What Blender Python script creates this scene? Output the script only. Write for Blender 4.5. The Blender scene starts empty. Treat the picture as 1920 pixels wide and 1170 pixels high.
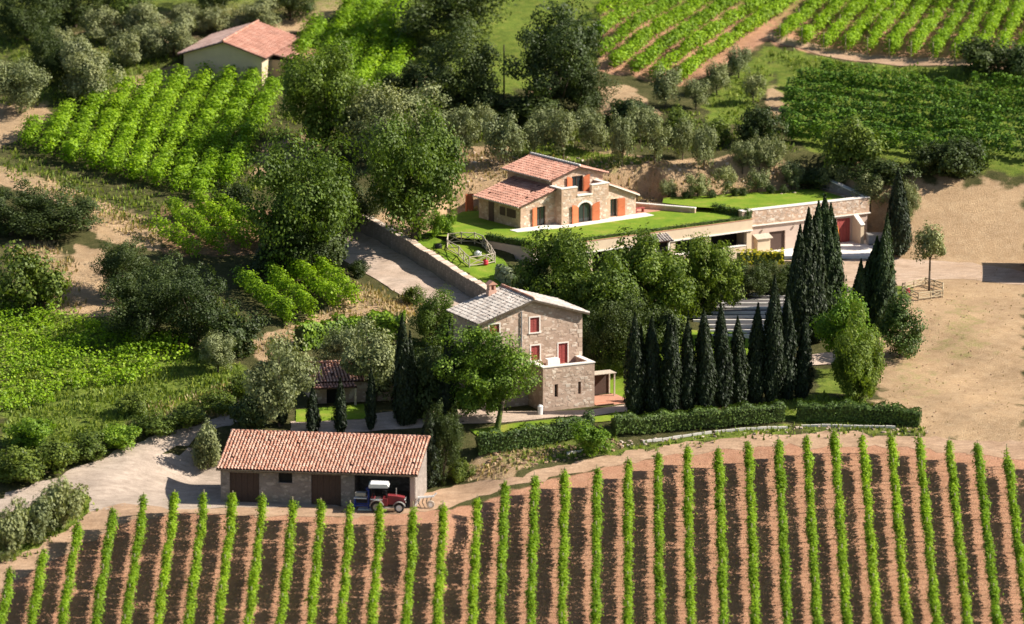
import bpy, math, random
import numpy as np
from mathutils import Vector
from mathutils.geometry import delaunay_2d_cdt

R = math.radians
scene = bpy.context.scene
COL = scene.collection

# ------------------------------------------------------------------ camera, sky, sun, exposure
F = 12000.0                       # focal length in pixels of the 1920 wide photograph
PITCH = R(12.0)
CAM = np.array([0.0, -555.0, 135.5])
cam_d = bpy.data.cameras.new('camera')
cam = bpy.data.objects.new('camera', cam_d)
COL.objects.link(cam)
cam.location = CAM
cam.rotation_euler = (math.pi / 2 - PITCH, 0, 0)
cam_d.sensor_width = 36.0
cam_d.lens = 36.0 * F / 1920.0
cam_d.clip_start = 1.0
cam_d.clip_end = 6000.0
scene.camera = cam
cam_d.dof.use_dof = True            # the photograph is sharp along the houses and soft in front of and behind them
cam_d.dof.focus_distance = 610.0
cam_d.dof.aperture_fstop = 0.15

SUN_EL, SUN_AZ = R(37.5), R(0.5)   # azimuth from +X (picture right) towards +Y (away)
world = bpy.data.worlds.new('World')
scene.world = world
world.use_nodes = True
wn = world.node_tree
sky = wn.nodes.new('ShaderNodeTexSky')
sky.sky_type = 'NISHITA'
sky.sun_disc = False
sky.sun_elevation = SUN_EL
sky.sun_rotation = math.pi / 2 - SUN_AZ
bg = wn.nodes['Background']
bg.inputs[1].default_value = 0.062
wn.links.new(sky.outputs[0], bg.inputs[0])
sun_d = bpy.data.lights.new('sun', 'SUN')
sun_d.energy = 5.0
sun_d.angle = R(0.5)
sun_d.color = (1.0, 0.93, 0.82)
sun = bpy.data.objects.new('sun', sun_d)
COL.objects.link(sun)
sdir = Vector((math.cos(SUN_EL) * math.cos(SUN_AZ), math.cos(SUN_EL) * math.sin(SUN_AZ), math.sin(SUN_EL)))
sun.rotation_euler = sdir.to_track_quat('Z', 'Y').to_euler()
scene.view_settings.view_transform = 'Standard'
scene.view_settings.look = 'None'
scene.view_settings.gamma = 1.0
scene.view_settings.use_curve_mapping = False
scene.view_settings.exposure = 0.84

# ------------------------------------------------------------------ helpers: picture <-> place
FW = np.array([0, math.cos(PITCH), -math.sin(PITCH)])
UPV = np.array([0, math.sin(PITCH), math.cos(PITCH)])
def ray(px, py):
    return FW + np.array([1.0, 0, 0]) * (px - 960) / F - UPV * (py - 585) / F
def onz(px, py, z):
    d = ray(px, py)
    return CAM + d * ((z - CAM[2]) / d[2])

def poly_sd(poly, X, Y):
    """distance to the outline, negative inside"""
    P = np.asarray(poly, float)
    d2 = np.full(X.shape, 1e12)
    ins = np.zeros(X.shape, bool)
    n = len(P)
    for i in range(n):
        a, b = P[i], P[(i + 1) % n]
        e = b - a
        t = np.clip(((X - a[0]) * e[0] + (Y - a[1]) * e[1]) / max(e @ e, 1e-9), 0, 1)
        d2 = np.minimum(d2, (X - a[0] - t * e[0]) ** 2 + (Y - a[1] - t * e[1]) ** 2)
        c = (a[1] > Y) != (b[1] > Y)
        with np.errstate(divide='ignore', invalid='ignore'):
            xi = a[0] + (Y - a[1]) * e[0] / (e[1] if abs(e[1]) > 1e-12 else 1e-12)
        ins ^= c & (X < xi)
    d = np.sqrt(d2)
    return np.where(ins, -d, d)

def sstep(x):
    x = np.clip(x, 0, 1)
    return x * x * (3 - 2 * x)

# ------------------------------------------------------------------ the hillside as a height function
PY_ = np.array([-400, -60, -30, 0, 8, 17.0, 20, 27, 30, 60, 100, 150, 260, 600, 1500.0])
PZ_ = np.array([-70, -13.5, -6.9, 0, 1.9, 4.15, 4.3, 4.4, 4.8, 9.87, 16.7, 25.3, 44, 85, 120.0])
GZ = R(-8.0)                                   # garage heading
G0 = np.array([-26.02, 0.87, 0.0])
def gl(x, y):
    return (G0[0] + x * math.cos(GZ) - y * math.sin(GZ), G0[1] + x * math.sin(GZ) + y * math.cos(GZ))
ROADWALL = None
def h_base(X, Y):
    Ys = Y
    z = (np.interp(Ys - 1.5, PY_, PZ_) + np.interp(Ys, PY_, PZ_) * 2 + np.interp(Ys + 1.5, PY_, PZ_)) / 4
    n = (0.22 * np.sin(X * 0.19 + 1.3) * np.sin(Y * 0.23 + X * 0.05) + 0.12 * np.sin(X * 0.47 + Y * 0.31)
         + 0.06 * np.sin(X * 1.1 - Y * 0.9 + 2) + 0.03 * np.sin(X * 2.3 + Y * 2.9))
    return z + n * np.where(Y < 15, 0.35, 1.0)
WALLTOP_XY = [(-17.5, 74.5), (-13.6, 70.5), (-9.8, 64.8), (-5.2, 56.6), (-1.5, 51.0), (1.0, 46.5)]
def polyline_off(pl, X, Y):
    """signed side distance: positive on the left (picture left) of the line, and the distance past the ends"""
    best = np.full(X.shape, 1e9); side = np.zeros(X.shape)
    P = np.asarray(pl, float)
    for i in range(len(P) - 1):
        a, b = P[i], P[i + 1]; e = b - a
        t = np.clip(((X - a[0]) * e[0] + (Y - a[1]) * e[1]) / (e @ e), 0, 1)
        dx, dy = X - a[0] - t * e[0], Y - a[1] - t * e[1]
        d = np.hypot(dx, dy)
        s = np.sign(dx * e[1] - dy * e[0])
        m = d < best
        best = np.where(m, d, best); side = np.where(m, s * d, side)
    return side
PLAT = [(-9.5, 66), (-1.6, 64.9), (2.1, 62.6), (21.6, 76.2), (19.5, 79.8), (14, 86), (-6, 80)]
UPL = [(14.5, 80.0), (18.6, 77.5), (24.5, 75.6), (36.0, 82.5), (31.5, 89.0), (15.0, 83.5)]
PADS = [  # outline, level (number or function), blend distance
    ([gl(-6, -2.2), gl(19.5, -2.2), gl(19.5, 7.4), gl(-3, 7.4)], 0.0, 6.5),
    ([(-24, 19), (9.5, 15.5), (9.5, 31), (-4, 31), (-24, 31)], 4.3, 3.0),
    ([(12, 55), (17, 53), (60, 52), (60, 70), (39, 73.5), (24, 73.5), (9.5, 64.0)], lambda X, Y: 7.25 + 0.012 * (Y - 55), 8.0),
    ([(37, 72), (80, 70), (80, 82), (37.5, 84)], lambda X, Y: 7.35 + 0.5 * np.maximum(Y - 73, 0), 7.0),
    (UPL, 11.7, 2.2),
    (PLAT, 11.2, 0.7),
    ([(1.4, 59.0), (2.4, 58.4), (25.0, 73.6), (23.0, 76.3), (0.8, 61.2)], lambda X, Y: np.interp(X, [2, 14], [8.6, 7.45]), 0.6),
    ([(20.0, 73.0), (38.0, 73.2), (38.0, 83.0), (35.7, 82.7), (22.7, 75.3)], 7.3, 0.5),
]
def h_fn(X, Y):
    X = np.asarray(X, float); Y = np.asarray(Y, float)
    z = h_base(X, Y)
    s = polyline_off(WALLTOP_XY, X, Y)         # the road cut below the retaining wall
    along = sstep((Y - 40) / 8) * (1 - sstep((Y - 74) / 8))
    cut = np.where(s < -0.25, 0, np.where(s < 6.8, 1.0, 1 - sstep((s - 6.8) / 4.0)))
    z = z - 1.5 * cut * along
    for poly, lev, bl in PADS:
        d = poly_sd(poly, X, Y)
        w = 1 - sstep(d / bl)
        t = lev(X, Y) if callable(lev) else lev
        z = z * (1 - w) + t * w
    return z

xs = np.concatenate([np.arange(-900, -90, 45), np.arange(-90, -62, 3.5), np.arange(-62, 62, 0.42), np.arange(62, 90, 3.5), np.arange(90, 920, 45)])
ys = np.concatenate([np.arange(-380, -50, 30), np.arange(-50, -30, 2.5), np.arange(-30, 150, 0.42), np.arange(150, 200, 5), np.arange(200, 1400, 60)])
GX, GY = np.meshgrid(xs, ys)
GH = h_fn(GX, GY)
def hz(x, y):
    x = np.asarray(x, float); y = np.asarray(y, float)
    i = np.clip(np.searchsorted(xs, x) - 1, 0, len(xs) - 2); j = np.clip(np.searchsorted(ys, y) - 1, 0, len(ys) - 2)
    u = (x - xs[i]) / (xs[i + 1] - xs[i]); v = (y - ys[j]) / (ys[j + 1] - ys[j])
    return (GH[j, i] * (1 - u) * (1 - v) + GH[j, i + 1] * u * (1 - v) + GH[j + 1, i] * (1 - u) * v + GH[j + 1, i + 1] * u * v)
TT = np.arange(530, 800, 0.2)
def P(px, py):
    """where the ray through a pixel of the photograph meets the ground"""
    d = ray(px, py)
    q = CAM[None] + d[None] * TT[:, None]
    f = q[:, 2] - hz(q[:, 0], q[:, 1])
    k = np.argmax(f < 0)
    if f[k] >= 0: k = len(TT) - 1
    a = f[k - 1] / (f[k - 1] - f[k] + 1e-9)
    t = TT[k - 1] + a * (TT[k] - TT[k - 1])
    p = CAM + d * t
    p[2] = hz(p[0], p[1])
    return p, t
def PP(poly):
    return [tuple(P(*p)[0][:2]) for p in poly]

# ------------------------------------------------------------------ helpers: meshes
class MB:
    def __init__(s): s.v = []; s.f = []; s.n = 0; s.m = []
    def add(s, v, f, m=0):
        v = np.asarray(v, float).reshape(-1, 3)
        s.v.append(v); s.f += [tuple(int(i) + s.n for i in q) for q in f]; s.m += [m] * len(f); s.n += len(v)
    def box(s, x0, x1, y0, y1, z0, z1, m=0):
        v = [(x0, y0, z0), (x1, y0, z0), (x1, y1, z0), (x0, y1, z0), (x0, y0, z1), (x1, y0, z1), (x1, y1, z1), (x0, y1, z1)]
        s.add(v, [(0, 3, 2, 1), (4, 5, 6, 7), (0, 1, 5, 4), (1, 2, 6, 5), (2, 3, 7, 6), (3, 0, 4, 7)], m)
    def prism_xz(s, pts, y0, y1, m=0):
        """outline given in x,z (counter-clockwise seen from -y), from y0 to y1"""
        n = len(pts)
        v = [(x, y0, z) for x, z in pts] + [(x, y1, z) for x, z in pts]
        s.add(v, [tuple(range(n)), tuple(range(2 * n - 1, n - 1, -1))] + [(i, i + n, (i + 1) % n + n, (i + 1) % n) for i in range(n)], m)
    def prism_yz(s, pts, x0, x1, m=0):
        n = len(pts)
        v = [(x0, y, z) for y, z in pts] + [(x1, y, z) for y, z in pts]
        s.add(v, [tuple(range(n))[::-1], tuple(range(n, 2 * n))] + [(i, (i + 1) % n, (i + 1) % n + n, i + n) for i in range(n)], m)
    def prism_xy(s, pts, z0, z1, m=0):
        n = len(pts)
        v = [(x, y, z0) for x, y in pts] + [(x, y, z1) for x, y in pts]
        s.add(v, [tuple(range(n))[::-1], tuple(range(n, 2 * n))] + [(i, (i + 1) % n, (i + 1) % n + n, i + n) for i in range(n)], m)
    def tube(s, p, q, r0, r1=None, n=7, m=0, cap=True):
        p = np.asarray(p, float); q = np.asarray(q, float); r1 = r0 if r1 is None else r1
        d = q - p; d = d / (np.linalg.norm(d) + 1e-9)
        a = np.cross(d, [0, 0, 1.0]) if abs(d[2]) < 0.9 else np.cross(d, [1.0, 0, 0]); a /= np.linalg.norm(a); b = np.cross(d, a)
        th = np.arange(n) * 2 * math.pi / n
        c = np.cos(th)[:, None] * a + np.sin(th)[:, None] * b
        s.add(np.vstack([p + c * r0, q + c * r1]), [(i, (i + 1) % n, (i + 1) % n + n, i + n) for i in range(n)] + ([tuple(range(n))[::-1], tuple(range(n, 2 * n))] if cap else []), m)
    def path(s, pts, rad, n=7, m=0):
        for i in range(len(pts) - 1): s.tube(pts[i], pts[i + 1], rad[i], rad[i + 1], n, m)
    def bar(s, p, q, w, hgt, m=0):
        """rectangular bar between two points"""
        p = np.asarray(p, float); q = np.asarray(q, float); d = q - p; L = np.linalg.norm(d); d /= L
        a = np.cross(d, [0, 0, 1.0]) if abs(d[2]) < 0.95 else np.cross(d, [0, 1.0, 0]); a /= np.linalg.norm(a); b = np.cross(a, d)
        c = [-a * w / 2 - b * hgt / 2, a * w / 2 - b * hgt / 2, a * w / 2 + b * hgt / 2, -a * w / 2 + b * hgt / 2]
        s.add([p + k for k in c] + [q + k for k in c], [(3, 2, 1, 0), (4, 5, 6, 7), (0, 1, 5, 4), (1, 2, 6, 5), (2, 3, 7, 6), (3, 0, 4, 7)], m)
    def wheel(s, c, r, w, axis=1, n=18, m=0, hub=None):
        """a rounded ring about y"""
        c = np.asarray(c, float)
        prof = [(-w / 2, r * .62), (-w / 2, r * .9), (-w * .3, r), (w * .3, r), (w / 2, r * .9), (w / 2, r * .62)]
        v = []; f = []; k = len(prof)
        for i in range(n):
            t = 2 * math.pi * i / n
            for (o, rr) in prof: v.append(c + np.array([rr * math.cos(t), o, rr * math.sin(t)]))
        for i in range(n):
            for j in range(k):
                f.append((i * k + j, ((i + 1) % n) * k + j, ((i + 1) % n) * k + (j + 1) % k, i * k + (j + 1) % k))
        s.add(v, f, m)
    def build(s, name, mat, parent=None, smooth=False):
        me = bpy.data.meshes.new(name)
        V = np.vstack(s.v) if s.v else np.zeros((0, 3))
        me.from_pydata(V.tolist(), [], s.f)
        for mm in (mat if isinstance(mat, (list, tuple)) else [mat]): me.materials.append(mm)
        if isinstance(mat, (list, tuple)): me.polygons.foreach_set('material_index', s.m)
        if smooth: me.polygons.foreach_set('use_smooth', [True] * len(me.polygons))
        me.update()
        o = bpy.data.objects.new(name, me); COL.objects.link(o)
        if parent: o.parent = parent
        return o

def np_mesh(name, V, Q, mat, smooth=False):
    """mesh from arrays; Q is (n,k)"""
    me = bpy.data.meshes.new(name)
    V = np.ascontiguousarray(V, np.float32); Q = np.ascontiguousarray(Q, np.int32)
    me.vertices.add(len(V)); me.vertices.foreach_set('co', V.ravel())
    n, k = Q.shape
    me.loops.add(n * k); me.loops.foreach_set('vertex_index', Q.ravel())
    me.polygons.add(n); me.polygons.foreach_set('loop_start', np.arange(n, dtype=np.int32) * k)
    try: me.polygons.foreach_set('loop_total', np.full(n, k, np.int32))
    except Exception: pass
    if smooth: me.polygons.foreach_set('use_smooth', np.ones(n, bool))
    me.update(calc_edges=True); me.validate()
    if mat: me.materials.append(mat)
    return me
def link(name, me, parent=None):
    o = bpy.data.objects.new(name, me); COL.objects.link(o)
    if parent: o.parent = parent
    return o
def tag(o, label=None, cat=None, group=None, kind=None):
    if label: o['label'] = label
    if cat: o['category'] = cat
    if group: o['group'] = group
    if kind: o['kind'] = kind
    return o
def empty(name, loc=(0, 0, 0), rz=0.0):
    o = bpy.data.objects.new(name, None); COL.objects.link(o)
    o.location = tuple(float(c) for c in loc); o.rotation_euler = (0, 0, rz); o.empty_display_size = 0.2
    return o
def copy_tree(o, parent=None):
    c = o.copy(); COL.objects.link(c); c.parent = parent
    for ch in list(o.children): copy_tree(ch, c)
    return c

def leaf_quads(pts, nrm, size, aspect, rng, upbias=None):
    N = len(pts)
    nrm = nrm / (np.linalg.norm(nrm, axis=1, keepdims=True) + 1e-9)
    r = rng.normal(size=(N, 3))
    if upbias is not None: r = r * (1 - upbias) + np.array([0, 0, 1.0]) * upbias * 2
    t = r - (r * nrm).sum(1, keepdims=True) * nrm
    t /= np.linalg.norm(t, axis=1, keepdims=True) + 1e-9
    b = np.cross(nrm, t)
    s = np.asarray(size).reshape(-1, 1) * np.ones((N, 1)) * 0.5
    V = np.stack([pts + t * s * aspect, pts + b * s + t * s * .15, pts - t * s * aspect, pts - b * s + t * s * .15], 1).reshape(-1, 3)
    return V, np.arange(4 * N).reshape(N, 4)

# ------------------------------------------------------------------ helpers: materials
def mat_new(name):
    m = bpy.data.materials.new(name); m.use_nodes = True
    nt = m.node_tree; b = nt.nodes['Principled BSDF']
    return m, nt, b
def N(nt, t, **kw):
    n = nt.nodes.new(t)
    for k, v in kw.items(): setattr(n, k, v)
    return n
def rgb(c): return (c[0], c[1], c[2], 1.0)
def coord(nt, scale=1.0, kind='Object'):
    tc = N(nt, 'ShaderNodeTexCoord'); mp = N(nt, 'ShaderNodeMapping')
    mp.inputs['Scale'].default_value = (scale,) * 3 if not isinstance(scale, tuple) else scale
    nt.links.new(tc.outputs[kind], mp.inputs[0]); return mp.outputs[0]
def noise(nt, vec, scale, detail=4, rough=0.6):
    n = N(nt, 'ShaderNodeTexNoise'); n.inputs['Scale'].default_value = scale; n.inputs['Detail'].default_value = detail; n.inputs['Roughness'].default_value = rough
    nt.links.new(vec, n.inputs['Vector']); return n
def ramp(nt, fac, stops):
    r = N(nt, 'ShaderNodeValToRGB'); e = r.color_ramp.elements
    while len(e) < len(stops): e.new(0.5)
    for k, (p, c) in enumerate(stops): e[k].position = p; e[k].color = rgb(c)
    nt.links.new(fac, r.inputs[0]); return r.outputs[0]
def mixc(nt, fac, a, b, mode='MIX'):
    m = N(nt, 'ShaderNodeMix', data_type='RGBA', blend_type=mode)
    for sock, v in ((m.inputs[0], fac), (m.inputs[6], a), (m.inputs[7], b)):
        if isinstance(v, (int, float)): sock.default_value = v
        elif isinstance(v, tuple): sock.default_value = rgb(v)
        else: nt.links.new(v, sock)
    return m.outputs[2]
def math_n(nt, op, a, b=None):
    m = N(nt, 'ShaderNodeMath', operation=op)
    for i, v in enumerate((a, b)):
        if v is None: continue
        if isinstance(v, (int, float)): m.inputs[i].default_value = v
        else: nt.links.new(v, m.inputs[i])
    return m.outputs[0]
def bump(nt, b, hgt, strength, dist):
    n = N(nt, 'ShaderNodeBump'); n.inputs['Strength'].default_value = strength; n.inputs['Distance'].default_value = dist
    nt.links.new(hgt, n.inputs['Height']); nt.links.new(n.outputs[0], b.inputs['Normal'])

def leaf_mat(name, col, spread=0.45, trans=0.28, warm=0.0, dist=0.35):
    m, nt, b = mat_new(name)
    g = N(nt, 'ShaderNodeNewGeometry'); oi = N(nt, 'ShaderNodeObjectInfo')
    dark = tuple(c * (1 - spread) for c in col); lite = (col[0] * (1 + spread + warm), col[1] * (1 + spread * .8), col[2] * (1 + spread * .5))
    c1 = ramp(nt, g.outputs['Random Per Island'], [(0.0, dark), (0.5, col), (1.0, lite)])
    nz = noise(nt, coord(nt, 1.0), dist, 3)
    v = ramp(nt, nz.outputs[0], [(0.3, (0.72, 0.74, 0.7)), (0.7, (1.2, 1.18, 1.1))])
    c2 = mixc(nt, 1.0, c1, v, 'MULTIPLY')
    o = ramp(nt, oi.outputs['Random'], [(0, (0.82, 0.86, 0.86)), (1, (1.15, 1.1, 1.0))])
    c3 = mixc(nt, 1.0, c2, o, 'MULTIPLY')
    nt.links.new(c3, b.inputs['Base Color']); b.inputs['Roughness'].default_value = 0.55
    b.inputs['Specular IOR Level'].default_value = 0.25
    tr = N(nt, 'ShaderNodeBsdfTranslucent'); nt.links.new(mixc(nt, 1.0, c3, (1.2, 1.25, 0.5), 'MULTIPLY'), tr.inputs[0])
    mx = N(nt, 'ShaderNodeMixShader'); mx.inputs[0].default_value = trans
    nt.links.new(b.outputs[0], mx.inputs[1]); nt.links.new(tr.outputs[0], mx.inputs[2]); nt.links.new(mx.outputs[0], nt.nodes['Material Output'].inputs[0])
    return m
def plain(name, col, rough=0.7, var=0.15, scale=3.0, metal=0.0, bmp=0.0, spec=0.3):
    m, nt, b = mat_new(name)
    nz = noise(nt, coord(nt), scale, 5)
    c = ramp(nt, nz.outputs[0], [(0.3, tuple(x * (1 - var) for x in col)), (0.7, tuple(min(1, x * (1 + var)) for x in col))])
    nt.links.new(c, b.inputs['Base Color']); b.inputs['Roughness'].default_value = rough; b.inputs['Metallic'].default_value = metal
    b.inputs['Specular IOR Level'].default_value = spec
    if bmp: bump(nt, b, nz.outputs[0], bmp, 0.03)
    return m
def island(name, cols, rough=0.8, scale=0.6, spec=0.25):
    """each loose piece its own tone"""
    m, nt, b = mat_new(name)
    g = N(nt, 'ShaderNodeNewGeometry')
    c = ramp(nt, g.outputs['Random Per Island'], [(i / (len(cols) - 1), k) for i, k in enumerate(cols)])
    nz = noise(nt, coord(nt), scale, 4); v = ramp(nt, nz.outputs[0], [(0.3, (0.75, 0.74, 0.72)), (0.72, (1.12, 1.1, 1.08))])
    nt.links.new(mixc(nt, 1.0, c, v, 'MULTIPLY'), b.inputs['Base Color']); b.inputs['Roughness'].default_value = rough; b.inputs['Specular IOR Level'].default_value = spec
    return m
def stone_mat(name, base, light, dark, scale=2.6):
    m, nt, b = mat_new(name)
    vec = coord(nt, (1.0, 1.0, 1.6))
    vo = N(nt, 'ShaderNodeTexVoronoi'); vo.inputs['Scale'].default_value = scale; nt.links.new(vec, vo.inputs['Vector'])
    sep = N(nt, 'ShaderNodeSeparateColor'); nt.links.new(vo.outputs['Color'], sep.inputs[0])
    c = ramp(nt, sep.outputs[0], [(0.0, dark), (0.3, base), (0.72, base), (0.9, light), (1.0, light)])
    ve = N(nt, 'ShaderNodeTexVoronoi', feature='DISTANCE_TO_EDGE'); ve.inputs['Scale'].default_value = scale; nt.links.new(vec, ve.inputs['Vector'])
    e = ramp(nt, ve.outputs[0], [(0.02, (0.0, 0.0, 0.0)), (0.07, (1, 1, 1))])
    mort = tuple(x * 0.9 for x in base)
    c2 = mixc(nt, e, mort, c)
    nz = noise(nt, coord(nt), 0.5, 5); v = ramp(nt, nz.outputs[0], [(0.3, (0.78, 0.77, 0.75)), (0.7, (1.12, 1.1, 1.08))])
    nt.links.new(mixc(nt, 1.0, c2, v, 'MULTIPLY'), b.inputs['Base Color']); b.inputs['Roughness'].default_value = 0.9; b.inputs['Specular IOR Level'].default_value = 0.15
    bump(nt, b, ve.outputs[0], 0.35, 0.03)
    return m
def soil_mat(name, c0, c1, c2, scale=0.5, fine=6.0):
    m, nt, b = mat_new(name)
    v = coord(nt); n1 = noise(nt, v, scale, 6, 0.65); n2 = noise(nt, v, fine, 5, 0.7)
    a = ramp(nt, n1.outputs[0], [(0.3, c0), (0.55, c1), (0.75, c2)])
    f = ramp(nt, n2.outputs[0], [(0.3, (0.78, 0.77, 0.76)), (0.7, (1.14, 1.13, 1.12))])
    n3 = noise(nt, coord(nt, (0.5, 1.6, 1.0)), 1.6, 5, 0.7); g_ = ramp(nt, n3.outputs[0], [(0.32, (0.74, 0.73, 0.71)), (0.55, (1.0, 1.0, 1.0)), (0.72, (1.16, 1.14, 1.12))])
    nt.links.new(mixc(nt, 1.0, mixc(nt, 1.0, a, f, 'MULTIPLY'), g_, 'MULTIPLY'), b.inputs['Base Color']); b.inputs['Roughness'].default_value = 0.95; b.inputs['Specular IOR Level'].default_value = 0.1
    bump(nt, b, n2.outputs[0], 0.5, 0.08)
    return m

M = {}
M['vine'] = leaf_mat('vine_leaf', (0.225, 0.37, 0.02), 0.38, 0.36, 0.1)
M['vine_far'] = leaf_mat('vine_leaf_far', (0.25, 0.41, 0.022), 0.35, 0.4, 0.1)
M['vine_dark'] = leaf_mat('vine_leaf_dark', (0.115, 0.22, 0.028), 0.55, 0.28, 0.0)
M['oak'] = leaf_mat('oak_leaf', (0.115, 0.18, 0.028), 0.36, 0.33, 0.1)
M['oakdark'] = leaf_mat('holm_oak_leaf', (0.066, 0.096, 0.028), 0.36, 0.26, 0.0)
M['laurel'] = leaf_mat('glossy_leaf', (0.14, 0.21, 0.03), 0.42, 0.33, 0.15)
M['olive'] = leaf_mat('olive_leaf', (0.235, 0.265, 0.125), 0.35, 0.18, 0.0)
M['olivepale'] = leaf_mat('olive_leaf_pale', (0.25, 0.275, 0.14), 0.35, 0.18, 0.0)
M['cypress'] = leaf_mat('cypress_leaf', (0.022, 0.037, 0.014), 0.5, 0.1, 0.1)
M['cypress_lit'] = leaf_mat('cypress_leaf_lit', (0.034, 0.06, 0.02), 0.5, 0.1, 0.1)  # lighter cypress copy, sunlit tone put into the leaf colour
M['pine'] = leaf_mat('pine_needle', (0.115, 0.205, 0.026), 0.6, 0.24, 0.1)
M['bright'] = leaf_mat('bright_leaf', (0.17, 0.30, 0.03), 0.45, 0.35, 0.2)
M['bush'] = leaf_mat('bush_leaf', (0.12, 0.175, 0.03), 0.5, 0.25, 0.1)
M['hedge'] = leaf_mat('hedge_leaf', (0.08, 0.135, 0.03), 0.5, 0.2, 0.0)
M['rosemary'] = leaf_mat('rosemary_leaf', (0.22, 0.26, 0.19), 0.4, 0.15, 0.0)
M['yellow'] = leaf_mat('yellow_creeper_leaf', (0.42, 0.42, 0.03), 0.35, 0.35, 0.2)
M['drygrass'] = leaf_mat('dry_grass', (0.42, 0.33, 0.18), 0.4, 0.2, 0.0)
M['grass'] = leaf_mat('wild_grass', (0.15, 0.22, 0.04), 0.45, 0.25, 0.2)
M['bark'] = plain('bark', (0.10, 0.075, 0.05), 0.9, 0.4, 4.0)
M['wood'] = plain('weathered_wood', (0.42, 0.34, 0.22), 0.8, 0.25, 6.0)
M['palewood'] = plain('pale_wood', (0.5, 0.42, 0.33), 0.8, 0.25, 6.0)
M['stone'] = stone_mat('warm_stone', (0.50, 0.365, 0.285), (0.64, 0.51, 0.42), (0.41, 0.295, 0.225))
M['stone2'] = stone_mat('pale_stone', (0.55, 0.385, 0.28), (0.68, 0.53, 0.41), (0.45, 0.31, 0.225))
M['stonegrey'] = stone_mat('grey_stone', (0.29, 0.25, 0.225), (0.42, 0.37, 0.33), (0.22, 0.19, 0.17), 3.2)
M['loose'] = island('loose_stone', [(0.46, 0.34, 0.26), (0.55, 0.42, 0.33), (0.74, 0.64, 0.54)])
M['tile'] = island('terracotta_tile', [(0.5, 0.235, 0.16), (0.62, 0.33, 0.235), (0.7, 0.44, 0.34), (0.56, 0.28, 0.19)])
M['tilepink'] = island('faded_terracotta', [(0.48, 0.235, 0.17), (0.56, 0.29, 0.215), (0.6, 0.34, 0.26)])
M['tilepale'] = island('pale_faded_terracotta', [(0.5, 0.32, 0.27), (0.58, 0.4, 0.34), (0.62, 0.44, 0.38)])
M['tilegrey'] = island('lichen_grey_tile', [(0.36, 0.31, 0.28), (0.52, 0.47, 0.43), (0.62, 0.57, 0.52), (0.44, 0.37, 0.32)])
M['under'] = plain('tile_bed', (0.09, 0.045, 0.035), 0.9)
M['undergrey'] = plain('grey_tile_bed', (0.16, 0.13, 0.115), 0.9)
M['plaster'] = plain('cream_plaster', (0.60, 0.47, 0.33), 0.9, 0.06, 1.5)
M['white'] = plain('white_stone', (0.78, 0.72, 0.65), 0.8, 0.06, 2.0)
M['whitemetal'] = plain('white_paint', (0.8, 0.8, 0.78), 0.4, 0.05)
M['pinkplaster'] = plain('pinkish_plaster', (0.52, 0.40, 0.33), 0.9, 0.08, 1.2)
M['orange'] = plain('orange_shutter_paint', (0.6, 0.175, 0.075), 0.6, 0.12, 6.0)
M['red'] = plain('red_shutter_paint', (0.34, 0.075, 0.065), 0.6, 0.15, 6.0)
M['redtrac'] = plain('red_machine_paint', (0.24, 0.03, 0.035), 0.5, 0.1, 4.0, 0.0, 0, 0.5)
M['darkdoor'] = plain('dark_brown_door', (0.075, 0.045, 0.035), 0.6, 0.15, 5.0)
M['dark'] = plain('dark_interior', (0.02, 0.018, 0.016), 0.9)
M['rubber'] = plain('rubber', (0.03, 0.03, 0.03), 0.85)
M['blue'] = plain('blue_machine_paint', (0.05, 0.08, 0.36), 0.45)
M['grey'] = plain('grey_metal', (0.30, 0.31, 0.33), 0.5, 0.1, 3, 0.3)
M['steel'] = plain('dull_steel', (0.42, 0.40, 0.37), 0.5, 0.15, 4, 0.4)
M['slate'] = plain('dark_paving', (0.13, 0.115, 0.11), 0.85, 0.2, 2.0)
M['glass'], _nt, _b = mat_new('window_glass'); _b.inputs['Base Color'].default_value = (0.03, 0.04, 0.04, 1); _b.inputs['Roughness'].default_value = 0.08
M['terracottapave'] = plain('terracotta_paving', (0.50, 0.25, 0.165), 0.9, 0.12, 2.5)
M['redplastic'] = plain('red_plastic', (0.55, 0.03, 0.05), 0.5)
M['orangeplastic'] = plain('orange_plastic', (0.75, 0.28, 0.03), 0.5)
M['gravel'] = soil_mat('gravel_road', (0.36, 0.29, 0.235), (0.47, 0.38, 0.31), (0.54, 0.45, 0.37), 0.35, 9)
M['track'] = soil_mat('dirt_track', (0.36, 0.235, 0.15), (0.46, 0.31, 0.205), (0.55, 0.39, 0.27), 0.4, 5)
M['drive'] = soil_mat('pale_drive', (0.46, 0.345, 0.265), (0.55, 0.43, 0.345), (0.62, 0.505, 0.415), 0.3, 8)
M['sanddrive'] = soil_mat('sandy_drive', (0.42, 0.295, 0.20), (0.5, 0.365, 0.265), (0.57, 0.435, 0.335), 0.3, 7)
def lawn_mat():
    m, nt, b = mat_new('mown_lawn')
    v = coord(nt); n1 = noise(nt, v, 0.5, 6, 0.65); n2 = noise(nt, v, 7, 5, 0.7)
    a = ramp(nt, n1.outputs[0], [(0.3, (0.125, 0.225, 0.02)), (0.52, (0.19, 0.275, 0.026)), (0.72, (0.31, 0.3, 0.06))])
    f = ramp(nt, n2.outputs[0], [(0.3, (0.72, 0.74, 0.7)), (0.7, (1.18, 1.16, 1.1))])
    nt.links.new(mixc(nt, 1.0, a, f, 'MULTIPLY'), b.inputs['Base Color']); b.inputs['Roughness'].default_value = 0.9; b.inputs['Specular IOR Level'].default_value = 0.1
    bump(nt, b, n2.outputs[0], 0.6, 0.05)
    return m
M['lawn'] = lawn_mat()

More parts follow.
